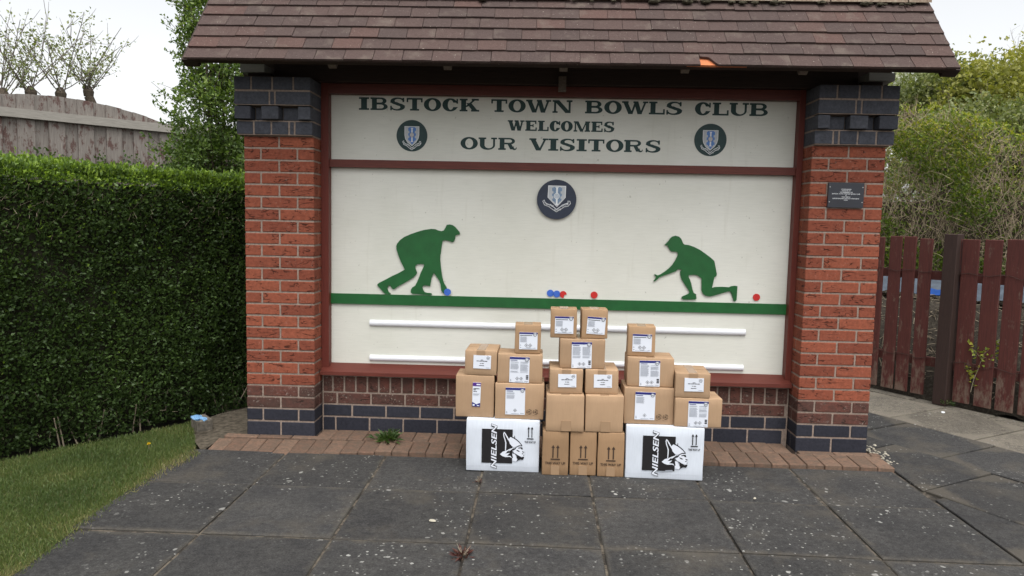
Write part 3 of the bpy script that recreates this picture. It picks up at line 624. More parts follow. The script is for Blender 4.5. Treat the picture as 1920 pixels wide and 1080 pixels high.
def badge(u, v, rpx, parent, disc, shield, col, pointed, th):
    """round club badge: disc, shield with an I-shaped device on a notched bar, ring, motto ribbon"""
    c = pY(u, v, PYB); r = rpx*(c[1]-CAM[1])/F_PX*1.002; n = 56
    ve = [(r*math.cos(6.2832*i/n), y, r*math.sin(6.2832*i/n)) for y in (-th, 0) for i in range(n)]
    fa = [tuple(range(n))[::-1], ]+[(i, (i+1) % n, n+(i+1) % n, n+i) for i in range(n)]
    o = obj('club_badge', mesh('club_badge', ve, [fa[0][::-1]]+fa[1:], disc), parent, (c[0], PYB-.0005, c[2]))
    p = Print(); q = lambda pts: [(x*r, z*r) for x, z in pts]
    if pointed: sh_ = [(-.44, .70), (.46, .69), (.45, .10), (.02, -.38), (-.46, .10)]
    else: sh_ = [(-.48, .60), (.47, .60), (.47, .05), (.42, -.18), (.28, -.42), (0, -.66), (-.30, -.42), (-.44, -.18), (-.48, .05)]
    p.poly(q(sh_), 'crest_white', 0); p.poly(q([(x*.93, (z-.1)*.94+.1) for x, z in sh_]), shield, 1)
    b = [(-.17, .55), (.19, .55), (.19, .50), (.26, .50), (.26, .30), (.19, .30), (.19, .16), (.26, .16), (.26, -.0), (.19, -.0), (.19, -.14), (.26, -.14), (.26, -.3), (.2, -.3), (.02, -.57), (-.18, -.3), (-.24, -.3), (-.24, -.14), (-.17, -.14), (-.17, 0), (-.24, 0), (-.24, .16), (-.17, .16), (-.17, .30), (-.24, .30), (-.24, .50), (-.17, .50)]
    if pointed: b = [(x, z*.85+.16) for x, z in b]; b = [(x if z > -.02 else x*.8, max(z, -.30)) for x, z in b]
    p.poly(q(b), col, 2); dz = .12 if pointed else 0
    p.poly(q([(-.09, .50+dz), (.10, .50+dz), (.05, .44+dz), (.05, -.32+dz), (.10, -.40+dz), (-.09, -.40+dz), (-.04, -.32+dz), (-.04, .44+dz)]), 'crest_white', 3)
    p.ell(0, (.05+dz)*r, .145*r, .155*r, 'crest_white' if pointed else 'crest_grey', 4); p.ring(0, (.05+dz)*r, .085*r, .11*r, col if pointed else 'crest_white', 5); p.ring(0, (.05+dz)*r, .03*r, .055*r, col if pointed else 'crest_white', 5)
    rb = [(-.72, -.10), (-.62, -.02), (-.58, -.14), (-.45, -.24), (-.3, -.24), (-.1, -.40), (.0, -.48), (.12, -.40), (.3, -.26), (.5, -.18), (.58, -.14), (.55, -.06), (.68, -.06), (.72, -.2), (.6, -.34), (.4, -.38), (.2, -.52), (.0, -.64), (-.2, -.52), (-.4, -.38), (-.62, -.3)]
    if not pointed: rb = [(x*.85, z-.28+.0*x) for x, z in rb]
    p.poly(q(rb), 'crest_white', 0 if pointed else 6)
    cx, cz = sum(x for x, _ in rb)/len(rb), sum(z for _, z in rb)/len(rb)
    inner = []
    m = len(rb)
    for i in range(m):   # inset ribbon
        (x0, z0), (x1, z1), (x2, z2) = rb[i-1], rb[i], rb[(i+1) % m]; tx, tz = x2-x0, z2-z0; L = math.hypot(tx, tz); inner.append((x1-(-tz/L)*-.035, z1-(tx/L)*-.035))
    a1 = abs(sum(rb[i][0]*rb[(i+1) % m][1]-rb[(i+1) % m][0]*rb[i][1] for i in range(m))); a2 = abs(sum(inner[i][0]*inner[(i+1) % m][1]-inner[(i+1) % m][0]*inner[i][1] for i in range(m)))
    if a2 > a1: inner = [(2*x-ix, 2*z-iz) for (x, z), (ix, iz) in zip(rb, inner)]
    p.poly(q(inner), disc, 7)
    for word, x0_, x1_, zz0, zz1, sl_ in (('STOCK', -.55, -.12, -.34, -.25, -.30), ('BOWLING', -.10, .22, -.56, -.47, .12), ('CLUB', .24, .60, -.31, -.22, .30)):
        vs, fs = text2d(word, x0_*r, x1_*r, zz0*r, zz1*r, .01); vs = [(x, z+(x-(x0_+x1_)/2*r)*sl_-(0 if pointed else .28*r)) for x, z in vs]; p.tris(vs, fs, 'crest_white', 8)
    p.build('crest', o, (0, -th, 0)) if False else p.build('crest', parent, (c[0], PYB-.0006-th, c[2]))
badge(772.5, 254.6, 28.8, sp, 'badge_green', 'crest_silver', 'crest_blue', False, .002)
badge(1331.9, 262.5, 29.3, sp, 'badge_green', 'crest_silver', 'crest_blue', False, .002)
badge(1043.6, 374.2, 36.4, mp_, 'badge_navy', 'crest_silver', 'crest_slate', True, .018)

# green bowler cutouts, green strip, white score rails, bowls
b1 = [(912, 390), (935, 387), (955, 392), (975, 407), (990, 425), (1003, 440), (1008, 455), (1000, 460), (985, 462), (975, 468), (972, 478), (973, 490), (968, 500), (962, 512), (950, 514), (935, 508), (915, 502), (895, 500), (882, 508), (878, 530), (873, 560), (870, 590), (866, 610), (865, 640), (868, 680), (873, 720), (878, 755), (886, 790), (895, 815), (905, 830), (915, 850), (915, 870), (900, 890), (885, 880), (873, 862), (870, 840), (868, 820), (858, 790), (840, 765), (825, 742), (820, 737), (812, 750), (803, 775), (798, 800), (793, 832), (775, 828), (755, 826), (742, 830), (735, 840), (742, 858), (752, 874), (770, 880), (800, 882), (806, 892), (795, 896), (740, 893), (700, 888), (665, 886), (653, 878), (655, 855), (665, 840), (685, 828), (700, 800), (712, 770), (725, 735), (740, 705), (750, 680), (745, 673), (725, 671), (700, 675), (686, 685), (686, 700), (692, 718), (698, 735), (690, 750), (670, 770), (630, 795), (590, 817), (555, 838), (530, 855), (520, 850), (508, 830), (497, 825), (488, 833), (485, 855), (492, 872), (508, 886), (500, 890), (470, 887), (450, 868), (425, 840), (410, 822), (425, 808), (470, 785), (520, 758), (570, 735), (610, 712), (600, 690), (580, 650), (562, 605), (550, 565), (548, 545), (555, 525), (575, 500), (605, 478), (650, 458), (700, 440), (750, 426), (800, 419), (830, 421), (850, 430), (875, 436), (890, 430), (902, 412)]
b2 = [(945, 535), (960, 520), (975, 505), (985, 488), (1000, 475), (1025, 468), (1050, 475), (1065, 490), (1073, 510), (1080, 525), (1090, 532), (1120, 535), (1160, 550), (1200, 570), (1240, 598), (1280, 628), (1303, 650), (1308, 670), (1315, 710), (1322, 745), (1318, 760), (1303, 768), (1297, 800), (1290, 830), (1286, 845), (1310, 838), (1360, 836), (1410, 840), (1425, 832), (1455, 829), (1470, 832), (1468, 860), (1466, 900), (1463, 930), (1455, 942), (1443, 936), (1437, 915), (1428, 885), (1418, 868), (1390, 873), (1340, 888), (1300, 900), (1270, 906), (1240, 900), (1220, 885), (1212, 860), (1212, 820), (1212, 772), (1200, 768), (1185, 755), (1165, 750), (1120, 752), (1118, 765), (1128, 785), (1138, 815), (1145, 850), (1155, 880), (1172, 890), (1175, 920), (1165, 928), (1120, 928), (1080, 928), (1067, 918), (1075, 905), (1100, 895), (1120, 885), (1125, 875), (1115, 855), (1095, 825), (1070, 785), (1060, 755), (1058, 730), (1070, 712), (1040, 710), (1025, 725), (985, 740), (940, 755), (905, 770), (890, 785), (872, 798), (865, 795), (880, 775), (885, 766), (870, 748), (880, 746), (895, 755), (915, 748), (945, 728), (975, 705), (1000, 680), (1020, 650), (1035, 620), (1042, 602), (1038, 588), (1025, 582), (995, 583), (982, 570), (975, 555), (968, 548), (970, 538), (950, 538)]
for pts, ox, lab in ((b1, 600, 'green cutout of a stooping bowler in flat cap'), (b2, 1000, 'green cutout of a kneeling bowler in peaked cap')):
    w = [pY(x/3.84+ox, y/3.84+320, PYB-.012) for x, y in pts]
    obj('bowler_cutout', extrude_xz([(float(q[0]), float(q[2])) for q in w], PYB-.012, PYB-.001, 'paint_green'), mp_, label=lab)
za, zb_ = pY(1040, 560, PYB-.015)[2], pY(1040, 579.3, PYB-.015)[2]
obj('green_strip', boxes_mesh('green_strip', [(fl-.004, fr+.004, PYB-.015, PYB-.0005, zb_, za)], 'paint_green'), mp_)
for va, vb, ul, ur in ((605.5, 617.5, 694, 1397), (671.5, 683, 694, 1393)):
    um = 960; xa, xb = pY(ul, va, PYB)[0], pY(ur, va+18, PYB)[0]; z1, z0 = pY(um, va+.5, PYB)[2], pY(um, vb+.5, PYB)[2]; zc = (z0+z1)/2; hh = (z1-z0)/2; v = []; n = 8
    for x in (xa, xb):
        for i in range(n+1): t = math.pi*i/n-math.pi/2; v.append((x, PYB-.0005-.020*math.cos(t), zc+hh*math.sin(t)))
    f = [(i, i+1, n+2+i, n+1+i) for i in range(n)]+[tuple(range(n, -1, -1)), tuple(range(n+1, 2*n+2))]
    obj('score_rail', mesh('score_rail', v, f, 'white_plastic'), mp_)
for u, v, mt in ((839, 547.5, 'bowl_blue'), (1032, 550, 'bowl_blue'), (1044, 551.5, 'bowl_blue'), (1056, 552.5, 'bowl_red'), (1114.3, 553.5, 'bowl_red'), (1419.4, 557.7, 'bowl_red')):
    c = pY(u, v, PYB-.017); r = 6.6*(c[1]-CAM[1])/F_PX; n = 22; y0, y1 = (-.007, 0)
    pts = [(r*math.cos(6.2832*i/n), r*math.sin(6.2832*i/n)) for i in range(n)]
    if u == 1056: pts = [p for p in pts if not (p[0] > .3*r and p[1] < -.1*r)]+[(.35*r, -.1*r)]; pts = sorted(pts, key=lambda p: math.atan2(p[1], p[0]))
    obj('bowl_disc', extrude_xz(pts, -.006, 0, mt), mp_, (c[0], PYB-.016 if u in (839,) else PYB-.001, c[2]))
# plaque on the right pillar
c0, c1 = pY(1554, 342, -.012), pY(1618, 390, -.012); pw, ph = c1[0]-c0[0], c0[2]-c1[2]
pq = obj('plaque', extrude_xz([(-pw/2, -ph/2), (pw/2, -ph/2), (pw/2, ph/2), (-pw/2, ph/2)], -.008, .006, 'plaque_black'), sh, ((c0[0]+c1[0])/2, -.006, (c0[2]+c1[2])/2))
p = Print(); LN = [('SCORE BOARD', .28), ('DONATED BY', .25), ('THE MEMBERS OF', .36), ('IBSTOCK TOWN WELFARE BOWLS CLUB', .78), ('&', .03), ('WILF SMITH', .24), ('LEICESTERSHIRE COUNTY PRESIDENT', .75), ('1994', .10)]
for i, (t, wf) in enumerate(LN):
    zc = ph*(.235-i*.062); vs, fs = text2d(t, -pw*wf/2, pw*wf/2, zc-ph*.02, zc+ph*.02, .01); p.tris(vs, fs, 'crest_white')
for sx in (-.46, .46):
    for sz in (-.28, .32): p.ell(pw*sx, ph*sz, .003, .003, 'screw_steel', 1, 10)
p.build('inscription', pq, (0, -.008, 0))

# roof ---------------------------------------------------------------
EY, EZ, PIT = -.40, 2.275, R(50); cs, sn = math.cos(PIT), math.sin(PIT); RX0, RX1 = -.18, 4.118; AP = .70
ay, az = EY+AP*cs, EZ+AP*sn
def sheath(t0, t1): # boarding between two offsets below the tile plane
    P_ = lambda s, o: (EY+s*cs+o*sn, EZ+s*sn-o*cs)
    a, b, c, d = P_(.03, t0), P_(AP, t0), P_(AP, t1), P_(.03, t1); return a, b, c, d
a, b, c, d = sheath(.045, .065)
by_ = 2*ay
pr2 = [(a[0], a[1]), (ay, b[1]+.0), (by_-a[0], a[1]), (by_-d[0], d[1]), (ay, c[1]), (d[0], d[1])]
v = [(x, y, z) for x in (RX0+.03, RX1-.03) for y, z in pr2]
roof = obj('roof', mesh('roof', v, [(0, 1, 7, 6), (1, 2, 8, 7), (2, 3, 9, 8), (3, 4, 10, 9), (4, 5, 11, 10), (5, 0, 6, 11), (0, 5, 4, 1), (1, 4, 3, 2), (6, 7, 10, 11), (7, 8, 9, 10)], 'dark_timber'), sh)
def tile_mesh(w, chip=False):
    L, t = .27, .013; n = 4; v, f = [], []
    for i in range(n+1):
        s = L*i/n; o = -.004*math.sin(math.pi*i/n)
        v += [(-w/2, s, o), (w/2, s, o), (w/2, s, o+t), (-w/2, s, o+t)]
    for i in range(n):
        b = 4*i; f += [(b+3, b+2, b+6, b+7), (b, b+4, b+5, b+1), (b, b+3, b+7, b+4), (b+1, b+5, b+6, b+2)]
    f += [(0, 1, 2, 3), (4*n, 4*n+3, 4*n+2, 4*n+1)]
    me = mesh('tile', v, f, 'roof_tile')
    if chip:
        out = [(-w/2, .075), (-w/2+.05, .068), (-w/2+.085, .012), (-w/2+.095, 0), (w/2, 0), (w/2, L), (-w/2, L)]; k = len(out)
        v = [(x, y, 0) for x, y in out]+[(x, y, t) for x, y in out]; f = [tuple(range(k-1, -1, -1)), tuple(range(k, 2*k))]+[(i, (i+1) % k, k+(i+1) % k, k+i) for i in range(k)]
        me = mesh('tile', v, f, 'roof_tile')
    return me
_tm = {}
ROLL = R(4.2)
def put_tile(x0, x1, s, lift, mat=None, chip=False):
    w = round(x1-x0-.003, 3)
    if chip: me = tile_mesh(w, True)
    else:
        if w not in _tm: _tm[w] = tile_mesh(w)
        me = _tm[w]
    # tile lies on the slope, tail kicked up over the course below
    o = bpy.data.objects.new('tile', me); link(o, roof)
    oy, oz = EY+s*cs-lift*sn, EZ+s*sn+lift*cs
    o.location = ((x0+x1)/2, oy, oz-.013); o.rotation_euler = (PIT-ROLL+random.gauss(0, .006), random.gauss(0, .004), random.gauss(0, .004))
    if mat: o.active_material = MATS[mat] if False else None
    return o
TW = .1655
# eaves undercourse
x = RX0+.01; k = 0
while x < RX1-.02:
    x1 = min(x+TW, RX1-.01); o = put_tile(x, x1, .012, -.016)
    if abs((x+x1)/2-2.77) < TW*.75: o.data = o.data.copy(); o.data.materials[0] = MATS['terracotta_fresh']
    x += TW
for row in range(7):
    xs = [RX0]; first = TW*1.5 if row % 2 == 0 else TW
    xs.append(RX0+first)
    while xs[-1]+TW < RX1-.06: xs.append(xs[-1]+TW)
    xs[-1] = xs[-1] if RX1-xs[-1] < TW*1.6 else xs[-1]
    xs.append(RX1)
    for i in range(len(xs)-1):
        chip = row == 0 and xs[i] <= pY(1312, 122, EY)[0]+.02 < xs[i+1]
        put_tile(xs[i], xs[i+1], row*.1+random.uniform(-.003, .003), .002*random.random(), None, chip)
# ridge tiles, mortar and moss
x = RX0; k = 0
LEN = [.31, .45, .31, .33, .45, .34, .31, .45, .45, .31, .45, .31]
while x < RX1-.02:
    x1 = min(x+LEN[k % 12], RX1); k += 1; n = 8; v = []; wing = .165; th = .018
    for xx in (x+.004, x1-.004):
        for i in range(n+1):
            s = -1+2*i/n; rr = abs(s)*wing; yy = ay+math.copysign(rr*cs, s); zz = az-rr*sn+.030-(.02*(1-abs(s)) if abs(s) < .3 else 0)
            v += [(xx, yy, zz+th), (xx, yy, zz)]
    m = 2*(n+1); f = []
    for i in range(n): a_ = 2*i; f += [(a_, a_+2, m+a_+2, m+a_), (a_+1, m+a_+1, m+a_+3, a_+3), (a_, a_+1, a_+3, a_+2), (m+a_, m+a_+2, m+a_+3, m+a_+1)]
    f += [(0, m, m+1, 1), (m-2, m-1, 2*m-1, 2*m-2)]
    obj('ridge_tile', mesh('ridge_tile', v, f, 'ridge_stone'), roof); x = x1
obj('ridge_bedding', boxes_mesh('ridge_bedding', [(RX0+.01, RX1-.01, ay-.075, ay+.075, az-.13, az-.02)], 'mortar'), roof)
mp0, mn0 = [], []
for i in range(26):
    xx = random.choice([random.uniform(RX0+.3, RX1), random.gauss(3.9, .12), random.gauss(2.6, .3)]); xx = min(max(xx, RX0+.05), RX1-.05)
    rr = random.uniform(.008, .022); bm = bmesh.new(); bmesh.ops.create_icosphere(bm, subdivisions=2, radius=rr)
    for q in bm.verts: q.co *= 1+.35*mnoise.noise(q.co*90+Vector((i, 0, 0))); q.co.z *= .7; q.co.x *= 1.5
    me = bpy.data.meshes.new('moss_tuft'); bm.to_mesh(me); bm.free(); me.materials.append(MATS['moss'])
    s = .545+random.uniform(-.008, .008); obj('moss_tuft', me, roof, (xx, EY+s*cs-.016*sn, EZ+s*sn+.016*cs))
# rafters, plates, beams under the eaves
for i, (xx, w, mt) in enumerate([(-.195, .085, 'dark_timber'), (.63, .045, 'rafter_wood'), (1.30, .045, 'rafter_wood'), (1.967, .045, 'rafter_wood'), (2.658, .045, 'rafter_wood'), (3.322, .045, 'rafter_wood'), (4.13, .085, 'dark_timber')]):
    P_ = lambda s, o: (EY+s*cs+o*sn, EZ+s*sn-o*cs); t0, t1 = .066, .128
    q = [P_(.06, t0), P_(AP-.02, t0), P_(AP-.06, t1), P_(.075, t1)]; q = [(y, max(z, 2.16)) for y, z in q]
    v = [(x_, y, z) for x_ in (xx-w/2, xx+w/2) for y, z in q]
    obj('rafter', mesh('rafter', v, [(0, 3, 2, 1), (4, 5, 6, 7), (0, 1, 5, 4), (1, 2, 6, 5), (2, 3, 7, 6), (3, 0, 4, 7)], mt), sh)
obj('beam', boxes_mesh('beam', [(.16, 3.78, .10, .24, 2.242, 2.40)], 'dark_timber'), sh)
for x0, x1 in ((-.014, .136), (3.80, 3.953)): obj('wall_plate', boxes_mesh('wall_plate', [(x0, x1, -.01, .30, 2.272, 2.318)], 'grey_timber'), sh)
for x0, x1 in ((.02, .16), (3.78, 3.90)): obj('packing_block', boxes_mesh('packing_block', [(x0, x1, .03, .28, 2.24, 2.271)], 'dark_timber'), sh)
obj('hanging_block', boxes_mesh('hanging_block', [(1.948, 1.995, .06, .10, 2.196, 2.285)], 'rafter_wood'), sh)

# ================================================================= BOXES
def label_two(p, x0, x1, z0, z1, one=False, seed=0):
    """white sticker: blue band with round mark, grey text blocks, hazard diamonds, bar code"""
    w, h = x1-x0, z1-z0; X = lambda f: x0+w*f; Z = lambda f: z0+h*f
    p.rect(X(.0), X(1), Z(.915), Z(1), 'label_blue', 1); p.ell(X(.86), Z(.90), w*.10, w*.10, 'label_white', 2); p.ring(X(.86), Z(.90), w*.075, w*.095, 'ink_black', 3, n=16); p.rect(X(.80), X(.92), Z(.885), Z(.905), 'ink_black', 3)
    p.rect(X(.05), X(.38), Z(.862), Z(.885), 'label_blue', 1)
    rr = random.Random(seed)
    cols = [(.05, .47)] if one else [(.05, .47), (.54, .96)]
    for ca, cb in cols:
        zz = .82
        while zz > (.60 if one else .40):
            if rr.random() > .08: p.rect(X(ca), X(cb-rr.uniform(0, .08)), Z(zz-.011), Z(zz), 'ink_grey', 1)
            zz -= .026
    ds = [.5] if one else [.40, .60]
    for dx in ds:
        cx, cz, q = X(dx), Z(.16), w*.092
        p.poly([(cx-q, cz), (cx, cz-q), (cx+q, cz), (cx, cz+q)], 'ink_black', 1); q2 = q*.78; p.poly([(cx-q2, cz), (cx, cz-q2), (cx+q2, cz), (cx, cz+q2)], 'label_white', 2)
        p.rect(cx-q*.2, cx+q*.2, cz-q*.35, cz+q*.35, 'ink_black', 3)
    if not one:
        for i in range(3): p.rect(X(.84), X(.96), Z(.13+.062*i), Z(.175+.062*i), 'ink_black', 1)
    p.rect(X(.04), X(.10), Z(.10), Z(.125), 'ink_grey', 1); p.rect(X(.04), X(.11), Z(.045), Z(.075), 'ink_grey', 1); p.rect(X(.3), X(.7), Z(.03), Z(.045), 'ink_grey', 1); p.rect(X(.76), X(.95), Z(.04), Z(.06), 'ink_grey', 1)
def label_small(p, x0, x1, z0, z1):
    """square sticker with one text block and two diamonds"""
    w, h = x1-x0, z1-z0; X = lambda f: x0+w*f; Z = lambda f: z0+h*f
    p.rect(X(0), X(1), Z(.90), Z(1), 'label_blue', 1); p.ell(X(.86), Z(.88), w*.11, w*.11, 'label_white', 2); p.ring(X(.86), Z(.88), w*.075, w*.10, 'ink_black', 3, n=16); p.rect(X(.80), X(.92), Z(.865), Z(.89), 'ink_black', 3)
    p.rect(X(.04), X(.70), Z(.80), Z(.835), 'ink_black', 1)
    for i in range(10): p.rect(X(.05), X(.43-.03*random.random()), Z(.73-.034*i), Z(.745-.034*i), 'ink_grey', 1)
    for dx in (.39, .60):
        cx, cz, q = X(dx), Z(.24), w*.105
        p.poly([(cx-q, cz), (cx, cz-q), (cx+q, cz), (cx, cz+q)], 'ink_black', 1); q2 = q*.78; p.poly([(cx-q2, cz), (cx, cz-q2), (cx+q2, cz), (cx, cz+q2)], 'label_white', 2); p.rect(cx-q*.18, cx+q*.18, cz-q*.35, cz+q*.35, 'ink_black', 3)
    p.rect(X(.15), X(.85), Z(.05), Z(.065), 'ink_grey', 1); p.rect(X(.4), X(.62), Z(.085), Z(.105), 'ink_black', 1)
    p.rect(X(.04), X(.10), Z(.22), Z(.27), 'ink_grey', 1); p.rect(X(.04), X(.11), Z(.09), Z(.13), 'ink_grey', 1); p.rect(X(.80), X(.93), Z(.08), Z(.10), 'ink_grey', 1)
def label_text(p, x0, x1, z0, z1):
    w, h = x1-x0, z1-z0; X = lambda f: x0+w*f; Z = lambda f: z0+h*f
    p.ring(X(.83), Z(.82), w*.075, w*.09, 'ink_black', 1, n=18); p.rect(X(.78), X(.88), Z(.80), Z(.84), 'ink_black', 1)
    p.rect(X(.42), X(.56), Z(.64), Z(.68), 'ink_black', 1)
    for a_, b_ in ((.18, .32), (.34, .50), (.52, .64), (.66, .79)): p.rect(X(a_), X(b_), Z(.55), Z(.60), 'ink_black', 1)
    p.rect(X(.38), X(.44), Z(.38), Z(.42), 'ink_black', 1); p.rect(X(.47), X(.60), Z(.38), Z(.42), 'ink_black', 1); p.rect(X(.34), X(.62), Z(.22), Z(.26), 'ink_black', 1); p.rect(X(.73), X(.93), Z(.07), Z(.095), 'ink_grey', 1)
def arrows(p, cx, zb, w, h, mat, text=True, tw=None):
    """two upright arrows over a bar and THIS WAY UP"""
    for dx in (-.25*w, .25*w):
        x = cx+dx; q = w*.065; p.rect(x-q, x+q, zb+h*.14, zb+h*.82, mat, 1); p.poly([(x-w*.19, zb+h*.80), (x+w*.19, zb+h*.80), (x, zb+h)], mat, 1)
    p.rect(cx-w*.5, cx+w*.5, zb, zb+h*.085, mat, 1)
    tw = tw or w*2.05; vs, fs = text2d('THIS WAY UP', cx-tw/2, cx+tw/2, zb-h*.30, zb-h*.13, .025); p.tris(vs, fs, mat, 1)
def nielsen(p, w, h, scar):
    """print of the white cartons: black block, upright lettering, helmeted head, arrows; u,v fractions of the face"""
    X = lambda u: -w/2+w*u; Z = lambda v: h*(1-v)
    p.rect(X(.215), X(.635), Z(.835), Z(.18), 'ink_black', 0)
    x0, x1, z0, z1 = X(.340), X(.425), Z(.945), Z(.075)
    vs, fs = text2d('NIELSEN', x0, x1, z0, z1, .075, .22, True); p.tris(vs, fs, 'ink_black', 1)
    vs, fs = text2d('NIELSEN', x0+.0022, x1-.0022, z0+.0028, z1-.0028, .018, .22, True); p.tris(vs, fs, 'label_white', 2)
    def Q(x, y):   # zoom measures of the right hand carton -> face fractions
        v = (y-(130+(x-120)*.0576))/822.0; u = (x-(120-20*v))/1213.0; return (X(u), Z(v))
    for pts in ([(740, 356), (728, 385), (733, 430), (750, 478), (763, 525), (760, 600), (758, 652), (772, 650), (776, 600), (780, 522), (766, 478), (749, 430), (743, 392), (748, 374), (772, 420), (800, 470), (828, 512), (838, 545), (868, 580), (905, 602), (950, 592), (985, 573), (1036, 574), (1000, 530), (950, 487), (895, 452), (852, 436), (832, 455), (822, 470), (800, 430), (768, 378), (750, 358)],
                [(672, 706), (722, 664), (772, 654), (830, 628), (893, 610), (885, 630), (838, 656), (790, 676), (760, 698), (820, 690), (834, 684), (820, 712), (786, 730), (850, 738), (872, 770), (836, 752), (762, 754), (712, 736)],
                [(945, 600), (985, 588), (1035, 590), (1045, 640), (1085, 690), (1060, 720), (1075, 750), (1030, 760), (985, 735), (950, 715), (905, 690), (885, 660), (925, 640)],
                [(884, 700), (915, 705), (945, 760), (960, 800), (940, 830), (880, 815), (872, 770)]):
        p.poly([Q(*q) for q in pts], 'label_white', 3)
    for pts in ([(852, 424), (895, 440), (950, 475), (1000, 518), (1044, 576), (1032, 580), (995, 534), (945, 490), (892, 456), (850, 438)],
                [(913, 420), (922, 420), (924, 468), (912, 458)],
                [(1045, 578), (985, 574), (950, 590), (925, 615), (885, 622), (830, 660), (885, 650), (930, 635), (950, 604), (988, 590), (1040, 590)],
                [(970, 612), (1010, 604), (1042, 606), (1054, 640), (1032, 640), (1014, 622), (980, 624)], [(944, 640), (975, 650), (1006, 672), (985, 676), (955, 660)],
                [(1040, 664), (1086, 686), (1056, 692), (1044, 680)], [(1034, 704), (1060, 700), (1058, 712), (1040, 716)], [(1058, 728), (1078, 734), (1066, 742)],
                [(884, 660), (905, 695), (945, 712), (985, 738), (1030, 766), (1070, 752), (1072, 775), (1050, 806), (1012, 796), (984, 806), (944, 832), (966, 794), (950, 770), (950, 740), (920, 706), (896, 700), (880, 690)],
                [(856, 735), (880, 720), (888, 770), (872, 772)], [(800, 660), (840, 640), (815, 664), (770, 694)], [(805, 712), (850, 690), (830, 716)]):
        p.poly([Q(*q) for q in pts], 'ink_black', 4)
    arrows(p, X(.875), Z(.36), w*.09, h*.245, 'ink_black', tw=w*.15)
    for a_ in (.88,): p.rect(X(.02), X(.98), Z(a_+.004), Z(a_), 'ink_grey' if False else 'label_white', 0)
    if scar: p.poly([Q(*q) for q in [(600, 850), (700, 858), (740, 838), (835, 835), (850, 855), (760, 858), (690, 872), (600, 862)]], 'ink_grey', 5)
BOX = {}
BG = 'stacked delivery boxes'
